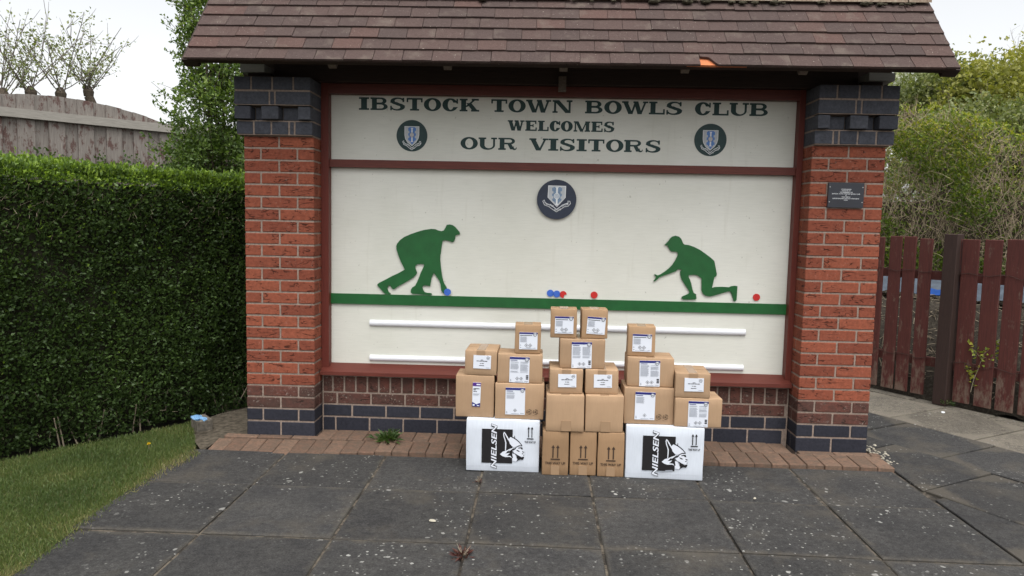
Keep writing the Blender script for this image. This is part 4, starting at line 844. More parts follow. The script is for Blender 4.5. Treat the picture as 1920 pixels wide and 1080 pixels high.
def carton(key, xl, xr, y, z0, z1, d, kind, label, rz=0, sd=0, white=False):
    w, h = xr-xl, z1-z0
    t = thing('cardboard_box', label, 'box', ((xl+xr)/2, y, z0), rz, BG)
    mat = 'cardboard_white' if white else {'U': 'cardboard_dark', 'A': 'cardboard_warm'}.get(kind, 'cardboard')
    obj('carton', rbox(w, d, h-.0015, .0045, mat, .0024, sd), t)
    fy = -.0052       # face of the bulged front
    tw = .048
    if not white:
        for tb in ([(-tw/2, tw/2, .004, d-.004, h-.001, h-.0004), (-tw/2, tw/2, -.0050, -.0020, h-.045, h-.004)][:2 if kind == 'S' else 1] if kind not in 'U' else [(-tw/2, tw/2, -.0050, -.0020, .004, .058), (-tw/2, tw/2, .004, d-.004, h-.001, h-.0004)]):
            obj('tape', boxes_mesh('tape', [tb], 'packing_tape'), t)
        obj('flap_seam', boxes_mesh('flap_seam', [(-w/2+.006, w/2-.006, d/2-.001, d/2+.001, h-.0012, h-.0002)], 'cardboard_edge'), t)
    p = Print(); lab = None
    def sticker(x0, x1, za, zb):
        lo = obj('label', boxes_mesh('label', [(x0, x1, fy-.0005, fy+.004, za, zb)], 'label_white'), t); lo.rotation_euler.y = .055 if sd == 21 else random.gauss(0, .012); return lo
    if kind == 'W': nielsen(p, w, h, sd == 5); p.build('print', t, (0, fy+.0008, 0))
    elif kind == 'U': arrows(p, .0, h*.355, w*.36, h*.34, 'ink_brown', tw=w*.78); p.build('print', t, (0, fy+.0008, 0))
    elif kind == 'A': lo = sticker(-w*.33, w*.37, h*.155, h*.735); label_small(p, -w*.33, w*.37, h*.155, h*.735); p.build('print', lo, (0, fy-.0006, 0))
    elif kind == 'T': a_, b_ = (-w*.235, w*.205) if sd != 9 else (-w*.22, w*.205); lo = sticker(a_, b_, h*.02, h*.90); label_two(p, a_, b_, h*.02, h*.90, False, sd); p.build('print', lo, (0, fy-.0006, 0))
    elif kind == 'Q':
        lo = sticker(-w*.285, w*.115, h*.13, h*.88); label_two(p, -w*.285, w*.115, h*.13, h*.88, True, sd); p.build('print', lo, (0, fy-.0006, 0))
        for dx in (.205, .335):
            q = Print()
            for j in range(3): q.ring(w*dx, h*.22, w*.036, w*.043, 'ink_brown', 1, 20+120*j, 115+120*j, 8); q.ring(w*dx, h*.22, w*.05, w*.056, 'ink_brown', 1, 10+120*j, 100+120*j, 8)
            q.rect(w*(dx-.06), w*(dx-.02), h*.118, h*.124, 'ink_brown', 1); q.rect(w*(dx-.018), w*(dx+.018), h*.205, h*.235, 'ink_brown', 1)
            q.build('print', t, (0, fy+.0006, 0))
    elif kind == 'S': lo = sticker(-w*.24, w*.31, h*.27, h*.80); label_text(p, -w*.24, w*.31, h*.27, h*.80); p.build('print', lo, (0, fy-.0006, 0))
    elif kind == 'P':
        lo = sticker(-w*.075, w*.135, h*.26, h*.83); x0, x1, za, zb = -w*.075, w*.135, h*.26, h*.83
        H_ = zb-za; W_ = x1-x0
        p.rect(x0, x1, zb-H_*.15, zb, 'label_purple', 1); p.rect(x0+W_*.45, x0+W_*.95, zb-H_*.10, zb-H_*.05, 'label_white', 2)
        p.poly([(x0, za), (x1, za), (x1, za+H_*.16), (x0+W_*.5, za+H_*.10), (x0, za+H_*.19)], 'label_blue', 1); p.rect(x0+W_*.08, x0+W_*.32, za+H_*.03, za+H_*.10, 'label_white', 2); p.rect(x0+W_*.6, x0+W_*.9, za+H_*.03, za+H_*.06, 'label_white', 2); p.ell(x0+W_*.55, za+H_*.13, W_*.14, W_*.10, 'label_white', 2, 14)
        p.rect(x0+W_*.1, x0+W_*.85, zb-H_*.27, zb-H_*.24, 'ink_black', 1); p.rect(x0+W_*.1, x0+W_*.4, zb-H_*.32, zb-H_*.29, 'ink_black', 1); p.rect(x0+W_*.1, x0+W_*.55, zb-H_*.385, zb-H_*.36, 'ink_black', 1)
        for i in range(3): p.rect(x0+W_*.1, x0+W_*(.9-.1*i), zb-H_*(.47+.03*i), zb-H_*(.458+.03*i), 'ink_grey', 1)
        p.build('print', lo, (0, fy-.0006, 0))
    elif kind == 'G':
        obj('tape', boxes_mesh('tape', [(-.02, .035, -.0050, -.0020, .004, h*.30)], 'packing_tape'), t)
    return t
g0 = GZ+.0015
zU = .2205; zW = .2685
carton('W1', 1.463, 1.879, -.499, g0, zW, .30, 'W', 'white printed carton on the ground under the box with the purple label', 0, 1, True)
carton('W2', 2.364, 2.794, -.542, g0, zW, .30, 'W', 'white printed carton on the ground, creased near its bottom edge, right of the arrow boxes', -.03, 5, True)
carton('U1', 1.897, 2.044, -.533, g0, zU, .215, 'U', 'narrow upright brown box with arrows, next to the left white carton', .006, 2)
carton('U2', 2.053, 2.201, -.522, g0, zU, .215, 'U', 'narrow upright brown box with arrows, middle one of three on the ground', 0, 3)
carton('U3', 2.208, 2.357, -.530, g0, zU, .215, 'U', 'narrow upright brown box with arrows and torn tape, next to the right white carton', -.004, 4)
carton('P1', 1.395, 1.615, -.462, zW, .512, .19, 'P', 'plain brown box with narrow purple and white label on its front', -.01, 6)
carton('Q1', 1.622, 1.899, -.478, zW, .475, .21, 'Q', 'wide brown box with single diamond label, on the left white carton', -.006, 7)
carton('G1', 1.913, 2.124, -.536, zU, .4305, .27, 'G', 'plain unlabelled brown box, left of the pair over the arrow boxes', .004, 8)
carton('G2', 2.133, 2.345, -.527, zU, .4305, .27, 'G', 'plain unlabelled brown box, right of the pair over the arrow boxes', .004, 9)
carton('Q2', 2.349, 2.627, -.507, zW, .4775, .21, 'Q', 'wide brown box with single diamond label, on the right white carton', -.012, 10)
carton('R2', 2.628, 2.887, -.537, zW, .433, .19, 'T', 'brown box with two column label, overhanging the right end of the white carton', -.006, 9)
carton('S1', 1.445, 1.627, -.460, .512, .656, .235, 'S', 'small brown box with plain text label, on top of the purple label box', -.03, 11)
carton('T1', 1.632, 1.887, -.466, .475, .641, .195, 'T', 'brown box with two column label, under the highest box of the left stack', .004, 12)
carton('H1', 1.929, 2.114, -.507, .4305, .5705, .24, 'S', 'small brown box with plain text label, left one under the centre pyramid top', .006, 13)
carton('H2', 2.130, 2.314, -.494, .4305, .5705, .24, 'S', 'small brown box with plain text label, right one under the centre pyramid top', .004, 14)
carton('T2', 2.364, 2.623, -.481, .4775, .6435, .195, 'T', 'brown box with two column label, under the highest box of the right stack', -.03, 15)
carton('S2', 2.626, 2.817, -.534, .433, .573, .24, 'S', 'small brown box with plain text label, on the rightmost end of the pile', -.05, 16)
carton('A1', 1.727, 1.874, -.450, .641, .809, .12, 'A', 'small upright brown box topping the left stack', .004, 17)
carton('T3', 1.982, 2.237, -.478, .5705, .738, .195, 'T', 'brown box with two column label bridging the centre stack', .004, 18)
carton('A4', 2.366, 2.519, -.443, .6435, .815, .12, 'A', 'small upright brown box topping the right stack', -.06, 19)
carton('A2', 1.926, 2.075, -.457, .738, .905, .12, 'A', 'small upright brown box at the very top, left of the two', -.015, 20)
a3 = carton('A3', 2.103, 2.250, -.447, .738, .905, .12, 'A', 'small upright brown box at the very top, right of the two', .03, 21)

# ================================================================= LEFT: hedge, shrub, fence, apple trees
def hedge_leaves(n, A, B, H, depth, size, name, mat, parent, top_young=.10):
    """leaves in the outer skin of a clipped hedge whose face runs from A to B"""
    A, B = np.array(A), np.array(B); d = (B-A); L = np.linalg.norm(d); d = d/L; nr = np.array([d[1], -d[0]])     # faces the lawn
    nf, ntp = int(n*.72), n-int(n*.72)
    u, z = rng.uniform(0, L, nf), rng.uniform(0, 1, nf)**.95*H; off = -np.abs(rng.normal(0, .045, nf))
    und = np.array([mnoise.noise(Vector((a*2.2, b*2.2, 1.3)))*.05+mnoise.noise(Vector((a*6, b*6, 4.3)))*.04+mnoise.noise(Vector((a*14, b*14, 4.3)))*.02 for a, b in zip(u, z)])
    lean = -.05*(z/H)-.04*np.clip(1-z/.25, 0, 1)                   # set back a little at the foot and the head
    rd = np.clip((z-(H-.09))/.09, 0, 1)**2*.07
    o = off+und+lean-rd; P1 = np.c_[A[0]+d[0]*u+nr[0]*o, A[1]+d[1]*u+nr[1]*o, z+GZ]; N1 = np.tile(np.array([nr[0], nr[1], .35]), (nf, 1))
    patch = np.array([mnoise.noise(Vector((a*1.3, b*1.8, 9.1))) for a, b in zip(u, z)])
    t1 = rng.uniform(0, .74, nf)*(.8)+.20*patch; young = z > H-top_young*rng.uniform(.2, 1.4, nf); t1[young] = rng.uniform(.72, 1.0, young.sum())
    sp_ = rng.uniform(0, 1, nf) < .05*(z/H)**2; t1[sp_] = rng.uniform(.75, .95, sp_.sum())
    u2, w2 = rng.uniform(0, L, ntp), rng.uniform(0, 1, ntp)**1.5*depth; zz = H+GZ+rng.normal(0, .018, ntp)+np.array([mnoise.noise(Vector((a*3, b*3, 0)))*.045+mnoise.noise(Vector((a*11, b*11, 0)))*.03 for a, b in zip(u2, w2)])
    P2 = np.c_[A[0]+d[0]*u2-nr[0]*(w2+.07), A[1]+d[1]*u2-nr[1]*(w2+.07), zz]; N2 = np.tile(np.array([0, 0, 1.0]), (ntp, 1)); t2 = rng.uniform(.70, 1.0, ntp)
    me = leaf_mesh(name, np.r_[P1, P2], size, mat, nrm=np.r_[N1, N2], spread=.62, aspect=.55, tint=np.r_[t1, t2]); return obj(name, me, parent), d, nr
HA, HB, HH = (-2.35, -2.12), (.16, 1.30), 1.675
hd = thing('clipped_hedge', 'tall dense clipped green hedge left of the brick shelter', 'hedge', (0, 0, 0))
_, hd_d, hd_n = hedge_leaves(125000, HA, HB, HH+.01, .8, .028, 'foliage', 'leaf_hedge', hd)
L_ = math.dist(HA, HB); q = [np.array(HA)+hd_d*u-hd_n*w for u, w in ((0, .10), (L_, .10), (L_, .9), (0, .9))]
obj('shade_core', mesh('shade_core', [(a, b, z) for z in (GZ+.05, HH+GZ-.07) for a, b in q], BF, 'hedge_core_shade'), hd)  # solid dark box added behind the leaves: painted inner shadow, stops see-through
tw = []
for i in range(700):
    u = random.uniform(.6, L_); z = random.choice([random.uniform(HH-.42, HH-.1), random.uniform(HH-.30, HH-.12), random.uniform(0, .35)]); o = random.uniform(-.09, .0)
    b = Vector((HA[0]+hd_d[0]*u+hd_n[0]*o, HA[1]+hd_d[1]*u+hd_n[1]*o, z+GZ)); e = b+Vector((random.gauss(0, .018)+hd_n[0]*.015, random.gauss(0, .018)+hd_n[1]*.015, random.uniform(.0, .05))); tw.append((b, e, .0016, .0009))
for i in range(34):
    u = random.uniform(.6, L_-.2); b = Vector((HA[0]+hd_d[0]*u-hd_n[0]*.06, HA[1]+hd_d[1]*u-hd_n[1]*.06, GZ-.02)); tw.append((b, b+Vector((random.gauss(0, .06), random.gauss(0, .06), .2)), .006, .004))
obj('twigs', tubes('twigs', tw, 'twig_pale', 3), hd)['kind'] = 'stuff'

# taller shrub growing between hedge and shelter
ts = thing('tall_shrub', 'tall leafy evergreen shrub rising beside the left brick pillar', 'shrub', (-.74, 1.40, GZ))
sg, stp = [], []
for i in range(13):
    b = Vector((random.gauss(0, .06), random.gauss(0, .10), 0)); d = Vector((random.gauss(0, .02), random.gauss(0, .04), 1)); branch(b, d, random.uniform(1.9, 3.0), .014, 2, sg, stp, .06, (5, 8), .12, .35, 6); obj('stem', tubes('stem', sg, 'bark', 4), ts); sg = []

Pts = np.array([tuple(p) for p, _ in stp]); n = 9000; idx = rng.integers(0, len(Pts), n); P = Pts[idx]+rng.normal(0, .04, (n, 3)); P = P[(P[:, 2] > 1.2) & (P[:, 0] < .3) & (P[:, 0] > -.62)]
# leafy mass: broad below, narrowing to loose leaders above (half widths by height)
hz = np.array([1.2, 1.9, 2.3, 2.6, 3.0, 3.4]); hc = np.array([-.02, -.03, -.02, -.02, -.10, -.14]); hw = np.array([.42, .40, .36, .30, .17, .10])
n = 34000; z = 1.2+2.2*rng.uniform(0, 1, n)**1.35; a_ = rng.uniform(0, 6.2832, n); rr = rng.uniform(0, 1, n)**.42; w_ = np.interp(z, hz, hw)
rag = 1+.35*np.array([mnoise.noise(Vector((math.cos(q)*1.6, math.sin(q)*1.6, zz*4.5))) for q, zz in zip(a_, z)]); x_ = np.interp(z, hz, hc)+np.cos(a_)*rr*w_*rag; y_ = np.sin(a_)*rr*w_*rag
gapn = np.array([mnoise.noise(Vector((a*5, b*5, c*5))) for a, b, c in zip(x_, y_, z)]); kp = gapn+.35*np.clip(2.6-z, -1, .6) > -.02
P = np.r_[P, np.c_[x_, y_, z][kp]]
spg = []                                       # loose shoots breaking the outline
for i in range(150):
    zz = random.uniform(1.5, 3.4); q = random.uniform(0, 6.2832); w_ = float(np.interp(zz, hz, hw))*.92; cx = float(np.interp(zz, hz, hc)); o_ = Vector((cx+math.cos(q)*w_, math.sin(q)*w_, zz)); d = Vector((math.cos(q)*.8, math.sin(q)*.8, random.uniform(.1, .9))).normalized(); L = random.uniform(.08, .26)
    spg.append((o_-d*.1, o_+d*L, .003, .0015))
    for j in range(16): e = o_+d*(L*random.random()**.8); P = np.r_[P, [[e.x+random.gauss(0, .012), e.y+random.gauss(0, .012), e.z+random.gauss(0, .012)]]]
obj('shoots', tubes('shoots', spg, 'bark', 3), ts)['kind'] = 'stuff'
obj('foliage', leaf_mesh('foliage', P, .036, 'leaf_shrub', nrm=(0, -.3, .3), spread=1, aspect=.5, tint=rng.uniform(0, .8, len(P))+.25*(P[:, 2] > 2.2)*rng.uniform(0, 1, len(P))), ts)

# weathered board fence with arched top
wf = thing('wooden_fence', 'weathered grey board fence with arched top behind the hedge', 'fence')
FA, FB = np.array([-3.30, 2.19]), np.array([-1.88, 3.83]); fd = FB-FA; FL = np.linalg.norm(fd); fd = fd/FL; fn = np.array([fd[1], -fd[0]]); frz = math.atan2(fd[1], fd[0])
def arch(s):  # board top height along the run (0 at FA)
    return 2.40+.15*math.sin(math.pi*min(1, max(0, (s+.35)/1.95)))**.8 if s < 1.6 else 2.40
s = -1.35; k = 0
while s < FL+.3:
    w = .146+random.uniform(-.004, .004); h = arch(s+w/2); h2 = arch(s+w)-arch(s); dep = (k % 2)*.022
    v = [(-w/2, -.011, 0), (w/2, -.011, 0), (w/2, .011, 0), (-w/2, .011, 0), (-w/2, -.011, h-h2/2), (w/2, -.011, h+h2/2), (w/2, .011, h+h2/2), (-w/2, .011, h-h2/2)]
    c = FA+fd*(s+w/2)-fn*dep; obj('plank', mesh('plank', v, BF, 'fence_grey'), wf, (c[0], c[1], GZ), (0, random.gauss(0, .0012), frz)); s += w-.014; k += 1
c = FA+fd*(FL/2-.5)+fn*.030; rl = FL+2.1
for zz in (2.305, 1.2): obj('rail', boxes_mesh('rail', [(-rl/2, rl/2, -.02, .018, zz, zz+.085)], 'fence_rail_grey'), wf, (c[0], c[1], GZ), (0, 0, frz))
# ivy sprigs at the fence foot
iv = thing('climbing_ivy', 'sparse green ivy sprigs climbing the grey board fence', 'ivy')
P, ivs = [], []
for i in range(34):
    s = random.choice([random.uniform(0, FL), random.uniform(FL*.72, FL)]); h0 = 1.70; h1 = h0+random.uniform(.08, .30)+(.28 if s > FL*.8 and random.random() < .6 else 0); p0 = None
    for j in range(9):
        t = j/8; q = FA+fd*(s+random.gauss(0, .012))+fn*.05; p1 = (q[0], q[1], h0+(h1-h0)*t)
        if p0 is not None: ivs.append((p0, p1, .0025, .002))
        p0 = p1
        for _ in range(6): P.append((p1[0]+random.gauss(0, .025), p1[1]+random.gauss(0, .02), p1[2]+random.gauss(0, .02)))
obj('foliage', leaf_mesh('foliage', np.array(P), .04, 'leaf_hedge', nrm=(fn[0], fn[1], .2), aspect=.7, tint=rng.uniform(0, .7, len(P))), iv); obj('stems', tubes('stems', ivs, 'twig_pale', 3), iv)

def apple(label, base, knobs, n_sh, hgt):
    """pollarded apple: stout limbs ending in knuckles, whippy shoots in young leaf"""
    t = thing('apple_tree', label, 'tree', base, 0, 'apple trees behind the fence'); sg, tips = [], []; B = Vector(base)
    fork = Vector((0, 0, 1.5)); sg += [(Vector((0, 0, -.1)), Vector((.03, 0, .9)), .14, .12), (Vector((.03, 0, .9)), fork, .12, .10)]
    sh_, st = [], []
    for kx in knobs:
        kv = Vector(kx)-B; m = (fork+kv)/2+Vector((0, 0, .12)); sg += [(fork, m, .085, .07), (m, kv-Vector((0, 0, .05)), .07, .062), (kv-Vector((0, 0, .05)), kv+Vector((.0, 0, .02)), .062, .072), (kv+Vector((0, 0, .02)), kv+Vector((.0, 0, .10)), .072, .03)]
        for i in range(n_sh):
            d = Vector((random.gauss(0, .8), random.gauss(0, .5), 1)); branch(kv+Vector((random.gauss(0, .04), random.gauss(0, .04), random.uniform(.0, .08))), d, random.uniform(.5, 1.15)*hgt, .0075, 1, sh_, st, .12, (3, 6), .36, .16, 6)
    obj('trunk', tubes('trunk', sg, 'bark', 8), t); obj('branches', tubes('branches', sh_, 'twig_grey', 4), t)
    P = np.array([tuple(p) for p, _ in st]); idx = rng.integers(0, len(P), int(len(P)*1.3)); P = P[idx]+rng.normal(0, .03, (len(idx), 3))
    obj('crown', leaf_mesh('crown', P, .045, 'leaf_apple', aspect=.55), t)
k1, k2, k3, k0 = pD(58, 176, 9.6), pD(114, 178, 9.9), pD(166, 174, 10.4), pD(6, 180, 9.4)
apple('pollarded apple tree with thin leafing shoots above the left of the board fence', (k1[0]-.25, k1[1]+.2, GZ), [k0, k1, k2], 9, 1.0)
apple('pollarded apple tree with thin leafing shoots above the arch of the board fence', (k3[0]+.45, k3[1]+.2, GZ), [k3], 15, .95)

# ================================================================= RIGHT: picket fence, bank, hedge, trees
pf = thing('picket_fence', 'dark red stained picket fence with brown post right of the shelter', 'fence')
PA, PB = np.array([4.70, 2.18]), np.array([5.95, .36]); pd = PB-PA; PLn = np.linalg.norm(pd); pd = pd/PLn; pn = np.array([pd[1], -pd[0]]); prz = math.atan2(pd[1], pd[0])
pn = -pn if pn@(CAM[:2]-PA) < 0 else pn
pk = [pZ(u, v, .0)[:2] for u, v in ((1636, 722), (1662, 729), (1691, 734), (1722, 740), (1805, 757), (1846, 765), (1888, 773))]
ss = [float((q-PA)@pd) for q in pk]; ss = [ss[0]-.16, ]+ss+[ss[-1]+.162*i for i in (1, 2, 3)]
hts = [1.30]*len(ss)
for i, s in enumerate(ss):
    w = .106 if i < 5 else .128; h = 1.315+random.uniform(-.012, .012); t = random.gauss(0, .004); c = PA+pd*s
    o = obj('picket', cham(w, .02, h, .004, 'picket_red', 'picket', .001), pf, (c[0], c[1], .012), (0, t, prz))
c = PA+pd*float((pZ(1808, 756, 0)[:2]-PA)@pd-.118); obj('picket', cham(.05, .02, 1.32, .003, 'picket_red', 'picket', .001), pf, (c[0], c[1], .005), (0, .012, prz))
sp0 = float((pZ(1762, 752, 0)[:2]-PA)@pd); c = PA+pd*sp0+pn*.012
obj('post', cham(.105, .10, 1.39, .004, 'post_brown', 'post', .0), pf, (c[0], c[1], -.03), (0, .004, prz))
s0, s1 = min(ss)-.1, max(ss)+.3; cm = PA+pd*((s0+s1)/2)-pn*.032; hl = (s1-s0)/2
for zz in (.98, .26): obj('rail', boxes_mesh('rail', [(-hl, hl, -.017, .017, zz, zz+.075)], 'picket_red'), pf, (cm[0], cm[1], 0), (0, 0, prz))
for zz in (1.045, .33):
    sg = []; p0 = None
    for i in range(30):
        s = s0+(s1-s0)*i/29; q = PA+pd*s+pn*.016; p1 = (q[0], q[1], zz+.012*math.sin(i*1.9)+random.gauss(0, .004)-.0*i)
        if p0: sg.append((p0, p1, .0022, .0022))
        p0 = p1
    obj('wire', tubes('wire', sg, 'wire', 4), pf)
# sprig through the pickets
c = PA+pd*(ss[5]+.085)+pn*.03; sg, tp = [], []; branch((c[0], c[1], .12), (.05, 0, 1), .34, .003, 1, sg, tp, .25, (4, 5), .4, .1, 6)
sw = thing('weed', 'thin green weed growing up between the red pickets', 'weed'); obj('stems', tubes('stems', sg, 'twig_pale', 3), sw)
P = np.array([tuple(p) for p, _ in tp]); P = np.repeat(P, 3, 0)+rng.normal(0, .012, (len(P)*3, 3)); obj('foliage', leaf_mesh('foliage', P, .035, 'leaf_wild', aspect=.6, tint=rng.uniform(.5, 1, len(P))), sw)

# heap of earth and clippings behind the fence, tarpaulin on it
def strip(name, a0, a1, off0, off1, hfun, nu, nv, mat):
    v = []; f = []
    for i in range(nu+1):
        for j in range(nv+1):
            s = a0+(a1-a0)*i/nu; o = off0+(off1-off0)*j/nv; q = PA+pd*s-pn*o; v.append((q[0], q[1], hfun(s, o)))
    for i in range(nu):
        for j in range(nv): b = i*(nv+1)+j; f.append((b, b+1, b+nv+2, b+nv+1))
    return mesh(name, v, f, mat, smooth=True)
hf = lambda s, o: GZ-.03+(.80*min(1, max(0, (o-.08)/.5))**.7)+.06*mnoise.noise(Vector((s*4, o*4, 0)))+.04*mnoise.noise(Vector((s*13, o*13, 2)))
hp = thing('compost_heap', 'brown heap of soil and garden clippings behind the picket fence', 'compost heap'); obj('heap', strip('heap', -2.0, PLn+1.6, .08, 1.5, hf, 90, 26, 'soil'), hp)
tw = []
for i in range(2600):
    s, o = random.uniform(-1.5, PLn+1.2), random.uniform(.12, 1.2); q = PA+pd*s-pn*o; b = Vector((q[0], q[1], hf(s, o)+random.uniform(0, .03))); d = Vector((random.gauss(0, 1), random.gauss(0, 1), random.gauss(0, .4))).normalized()*random.uniform(.04, .16); tw.append((b, b+d, .003, .0015))
obj('clippings', tubes('clippings', tw, 'twig_pale', 3), hp)['kind'] = 'stuff'
tpn = thing('tarpaulin', 'crumpled blue and grey tarpaulin lying behind the picket fence', 'tarpaulin')
tf = lambda s, o: .80+.16*max(0, (o-.62))/.3+.02*mnoise.noise(Vector((s*6, o*9, 7)))+.012*mnoise.noise(Vector((s*17, o*19, 7)))
obj('blue_sheet', strip('blue_sheet', 1.15, PLn+1.3, .60, .90, tf, 60, 8, 'tarpaulin_blue'), tpn); obj('grey_sheet', strip('grey_sheet', -1.3, 1.16, .60, .90, lambda s, o: tf(s, o)+.004, 60, 8, 'tarpaulin_grey'), tpn)
obj('blue_fold', strip('blue_fold', .25, .52, .585, .70, lambda s, o: tf(s, o)+.012, 8, 4, 'tarpaulin_blue'), tpn)

# overgrown hedge: twiggy mass with patches of leaf
wh = thing('overgrown_hedge', 'overgrown twiggy hedge with patches of yellow green leaf behind the picket fence', 'hedge')
WA, WB = PA-pn*1.35-pd*2.6, PB-pn*1.2+pd*2.2; wd = WB-WA; wd = wd/np.linalg.norm(wd); WA = WA-wd*2.2; WL = np.linalg.norm(WB-WA)
def wpt(s, o, z): q = WA+wd*s-pn*o; return np.array([q[0], q[1], z])
wtop = lambda s: float(np.interp(s-2.2, [0, 2.2, 2.8, 3.35, 4.6, 7], [2.8, 2.66, 2.47, 2.18, 2.0, 1.9]))+.12*mnoise.noise(Vector((s*1.6, 0, 5)))
tw = []
for i in range(14000):
    s = random.uniform(0, WL); zt = wtop(s); z = .45+(zt-.5)*random.random(); o = abs(random.gauss(0, .10))+.03+.10*mnoise.noise(Vector((s*2, z*2, 3)))
    b = Vector(wpt(s, o, z)); d = Vector((random.gauss(0, .5), random.gauss(0, .4), random.gauss(.75, .6))).normalized()*random.uniform(.06, .26); m = b+d*.5+Vector((random.gauss(0, .02), random.gauss(0, .02), random.gauss(0, .02))); tw += [(b, m, .0026, .0021), (m, b+d, .0021, .001)]
obj('twigs', tubes('twigs', tw, 'twig_straw', 3), wh)['kind'] = 'stuff'
n = 185000; s = rng.uniform(0, WL, n); z = .4+rng.uniform(0, 1, n)*2.5; o = np.abs(rng.normal(0, .10, n))+.02
pn_ = np.array([mnoise.noise(Vector((a*1.5, b*1.7, 2.2)))+.55*mnoise.noise(Vector((a*4.2, b*4.2, 6))) for a, b in zip(s, z)]); zt = np.array([wtop(a) for a in s])
lowgreen = np.clip((1.7-z)/.6, 0, 1)*.35; topgreen = np.clip((z-(zt-.45))/.3, 0, 1)*.55
deep = rng.uniform(0, 1, n) < .22; o = o+deep*rng.uniform(.15, .7, n)
keep = (z < zt+.05) & (deep | (1.7*pn_+lowgreen+topgreen+rng.normal(0, .08, n) > -.02)); s, z, o, zt, pn_ = s[keep], z[keep], o[keep], zt[keep], pn_[keep]
o = o+.10*np.array([mnoise.noise(Vector((a*2, b*2, 3))) for a, b in zip(s, z)])-.08*np.clip(pn_, 0, 1)
Pw = np.c_[WA[0]+wd[0]*s-pn[0]*o, WA[1]+wd[1]*s-pn[1]*o, z]; tint = rng.uniform(.1, .7, len(s))+.42*np.clip((z-(zt-.7))/.5, 0, 1)*rng.uniform(.4, 1, len(s))
obj('foliage', leaf_mesh('foliage', Pw, .038, 'leaf_wild', nrm=(pn[0], pn[1], .4), spread=.8, aspect=.5, tint=tint), wh)
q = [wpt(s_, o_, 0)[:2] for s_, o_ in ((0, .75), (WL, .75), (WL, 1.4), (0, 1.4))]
obj('shade_core', mesh('shade_core', [(a, b, z) for z in (GZ, 1.7) for a, b in q], BF, 'bark'), wh)  # added solid core, not real stems: blocks the view through, darkens the gaps

def tree(name, label, base, h, rad, trunk_r, leafmat, nleaf, lsize, cz, sq=(1, 1, .8), barkm='bark', depth=3, tint=None, group=None, gap=.0, up=.2):
    t = thing(name, label, 'tree', base, 0, group); sg, tips = [], []
    branch((0, 0, -.1), (0, 0, 1), h*.45, trunk_r, 0, sg, [], .06, (0, 0), .6, .3, 4); top = sg[-1][1]
    for i in range(9):
        a = i*2.4; d = Vector((math.cos(a)*.8, math.sin(a)*.8, random.uniform(.4, 1.2))); branch(Vector(top)-Vector((0, 0, random.uniform(0, h*.2))), d, h*.38*random.uniform(.7, 1.1), trunk_r*.42, depth, sg, tips, .25, (3, 5), .6, up, 4)
    obj('trunk', tubes('trunk', sg[:4], barkm, 8), t); obj('branches', tubes('branches', sg[4:], barkm, 3), t)
    if nleaf:
        C_ = np.array([tuple(p) for p, _ in tips]); nc = 70; cc_ = C_[rng.integers(0, len(C_), nleaf)]
        ext = rng.normal(size=(nc, 3)); ext /= np.linalg.norm(ext, axis=1)[:, None]; ext *= (rng.uniform(.45, 1, nc)**.5)[:, None]*np.array([rad, rad, rad])*np.array(sq); ext[:, 2] += cz
        pick = rng.integers(0, nc, nleaf); lump = ext[pick]+rng.normal(0, rad*.16, (nleaf, 3)); use = rng.uniform(0, 1, nleaf) < .62
        P = np.where(use[:, None], lump, cc_+rng.normal(0, rad*.07, (nleaf, 3)))
        ct = rng.uniform(0, .5, nc)[pick]
        obj('crown', leaf_mesh('crown', P, lsize, leafmat, aspect=.6, tint=ct+rng.uniform(0, .5, nleaf)), t)
    return t
b = pD(1900, 205, 13.0); tree('willow_tree', 'bright yellow green leafy tree at the right edge behind the hedge', (b[0], b[1], GZ), 4.4, 1.1, .10, 'leaf_willow', 26000, .085, b[2]+.05, (1.0, 1, .85))
b = pD(1785, 180, 14.0); tree('leafy_tree', 'dull green leafy tree behind the hedge near the roof corner', (b[0], b[1], GZ), 4.4, .95, .10, 'leaf_mid', 20000, .085, b[2]-.1, (1.1, 1, .7))
b = pD(1890, 120, 19.0); tree('bare_tree', 'grey bare branched tree rising highest at the right edge', (b[0]+.8, b[1], GZ), 7.2, 1.3, .12, 'leaf_mid', 2500, .07, b[2]-.6, (1.3, 1, .9), 'twig_grey', 4, up=.12)
b = pD(1722, 160, 15.5); tree('blossoming_tree', 'pale blossoming tree glimpsed under the right end of the eaves', (b[0], b[1], GZ), 4.6, .7, .09, 'blossom', 9000, .07, b[2], (1.1, 1, .8), 'twig_grey', 3)
b = pD(1840, 240, 11.5); tree('leafy_tree', 'olive green bushy tree low behind the overgrown hedge on the right', (b[0]+.3, b[1], GZ), 3.3, .8, .08, 'leaf_mid', 14000, .07, b[2]-.1, (1.5, 1, .55))

# ================================================================= SMALL THINGS ON THE GROUND
def tuft(name, label, u, v, z, mat, n, rad, size, flat=.4):
    c = pZ(u, v, z); t = thing(name, label, 'weed', (c[0], c[1], z)); P = np.c_[rng.normal(0, rad*.35, n), rng.normal(0, rad*.35, n), np.abs(rng.normal(0, .008, n))]
    nr = np.c_[P[:, 0]*3/rad, P[:, 1]*3/rad, np.full(n, flat)]; obj('foliage', leaf_mesh('foliage', P, size, mat, nrm=nr, spread=.5, aspect=.22, tint=rng.uniform(.1, .6, n)), t)
    sg = [(Vector((0, 0, 0)), Vector((random.gauss(0, rad*.5), random.gauss(0, rad*.5), random.uniform(.01, .04))), .002, .001) for _ in range(8)]; obj('stems', tubes('stems', sg, 'twig_pale', 3), t)
tuft('weed', 'green weed tuft growing in the brick edging left of the boxes', 728, 824, -.008, 'leaf_hedge', 150, .07, .06, .7)
tuft('weed', 'dark red leaved weed in a slab joint at the bottom of the picture', 868, 1042, GZ, 'leaf_red', 60, .04, .035, .4)
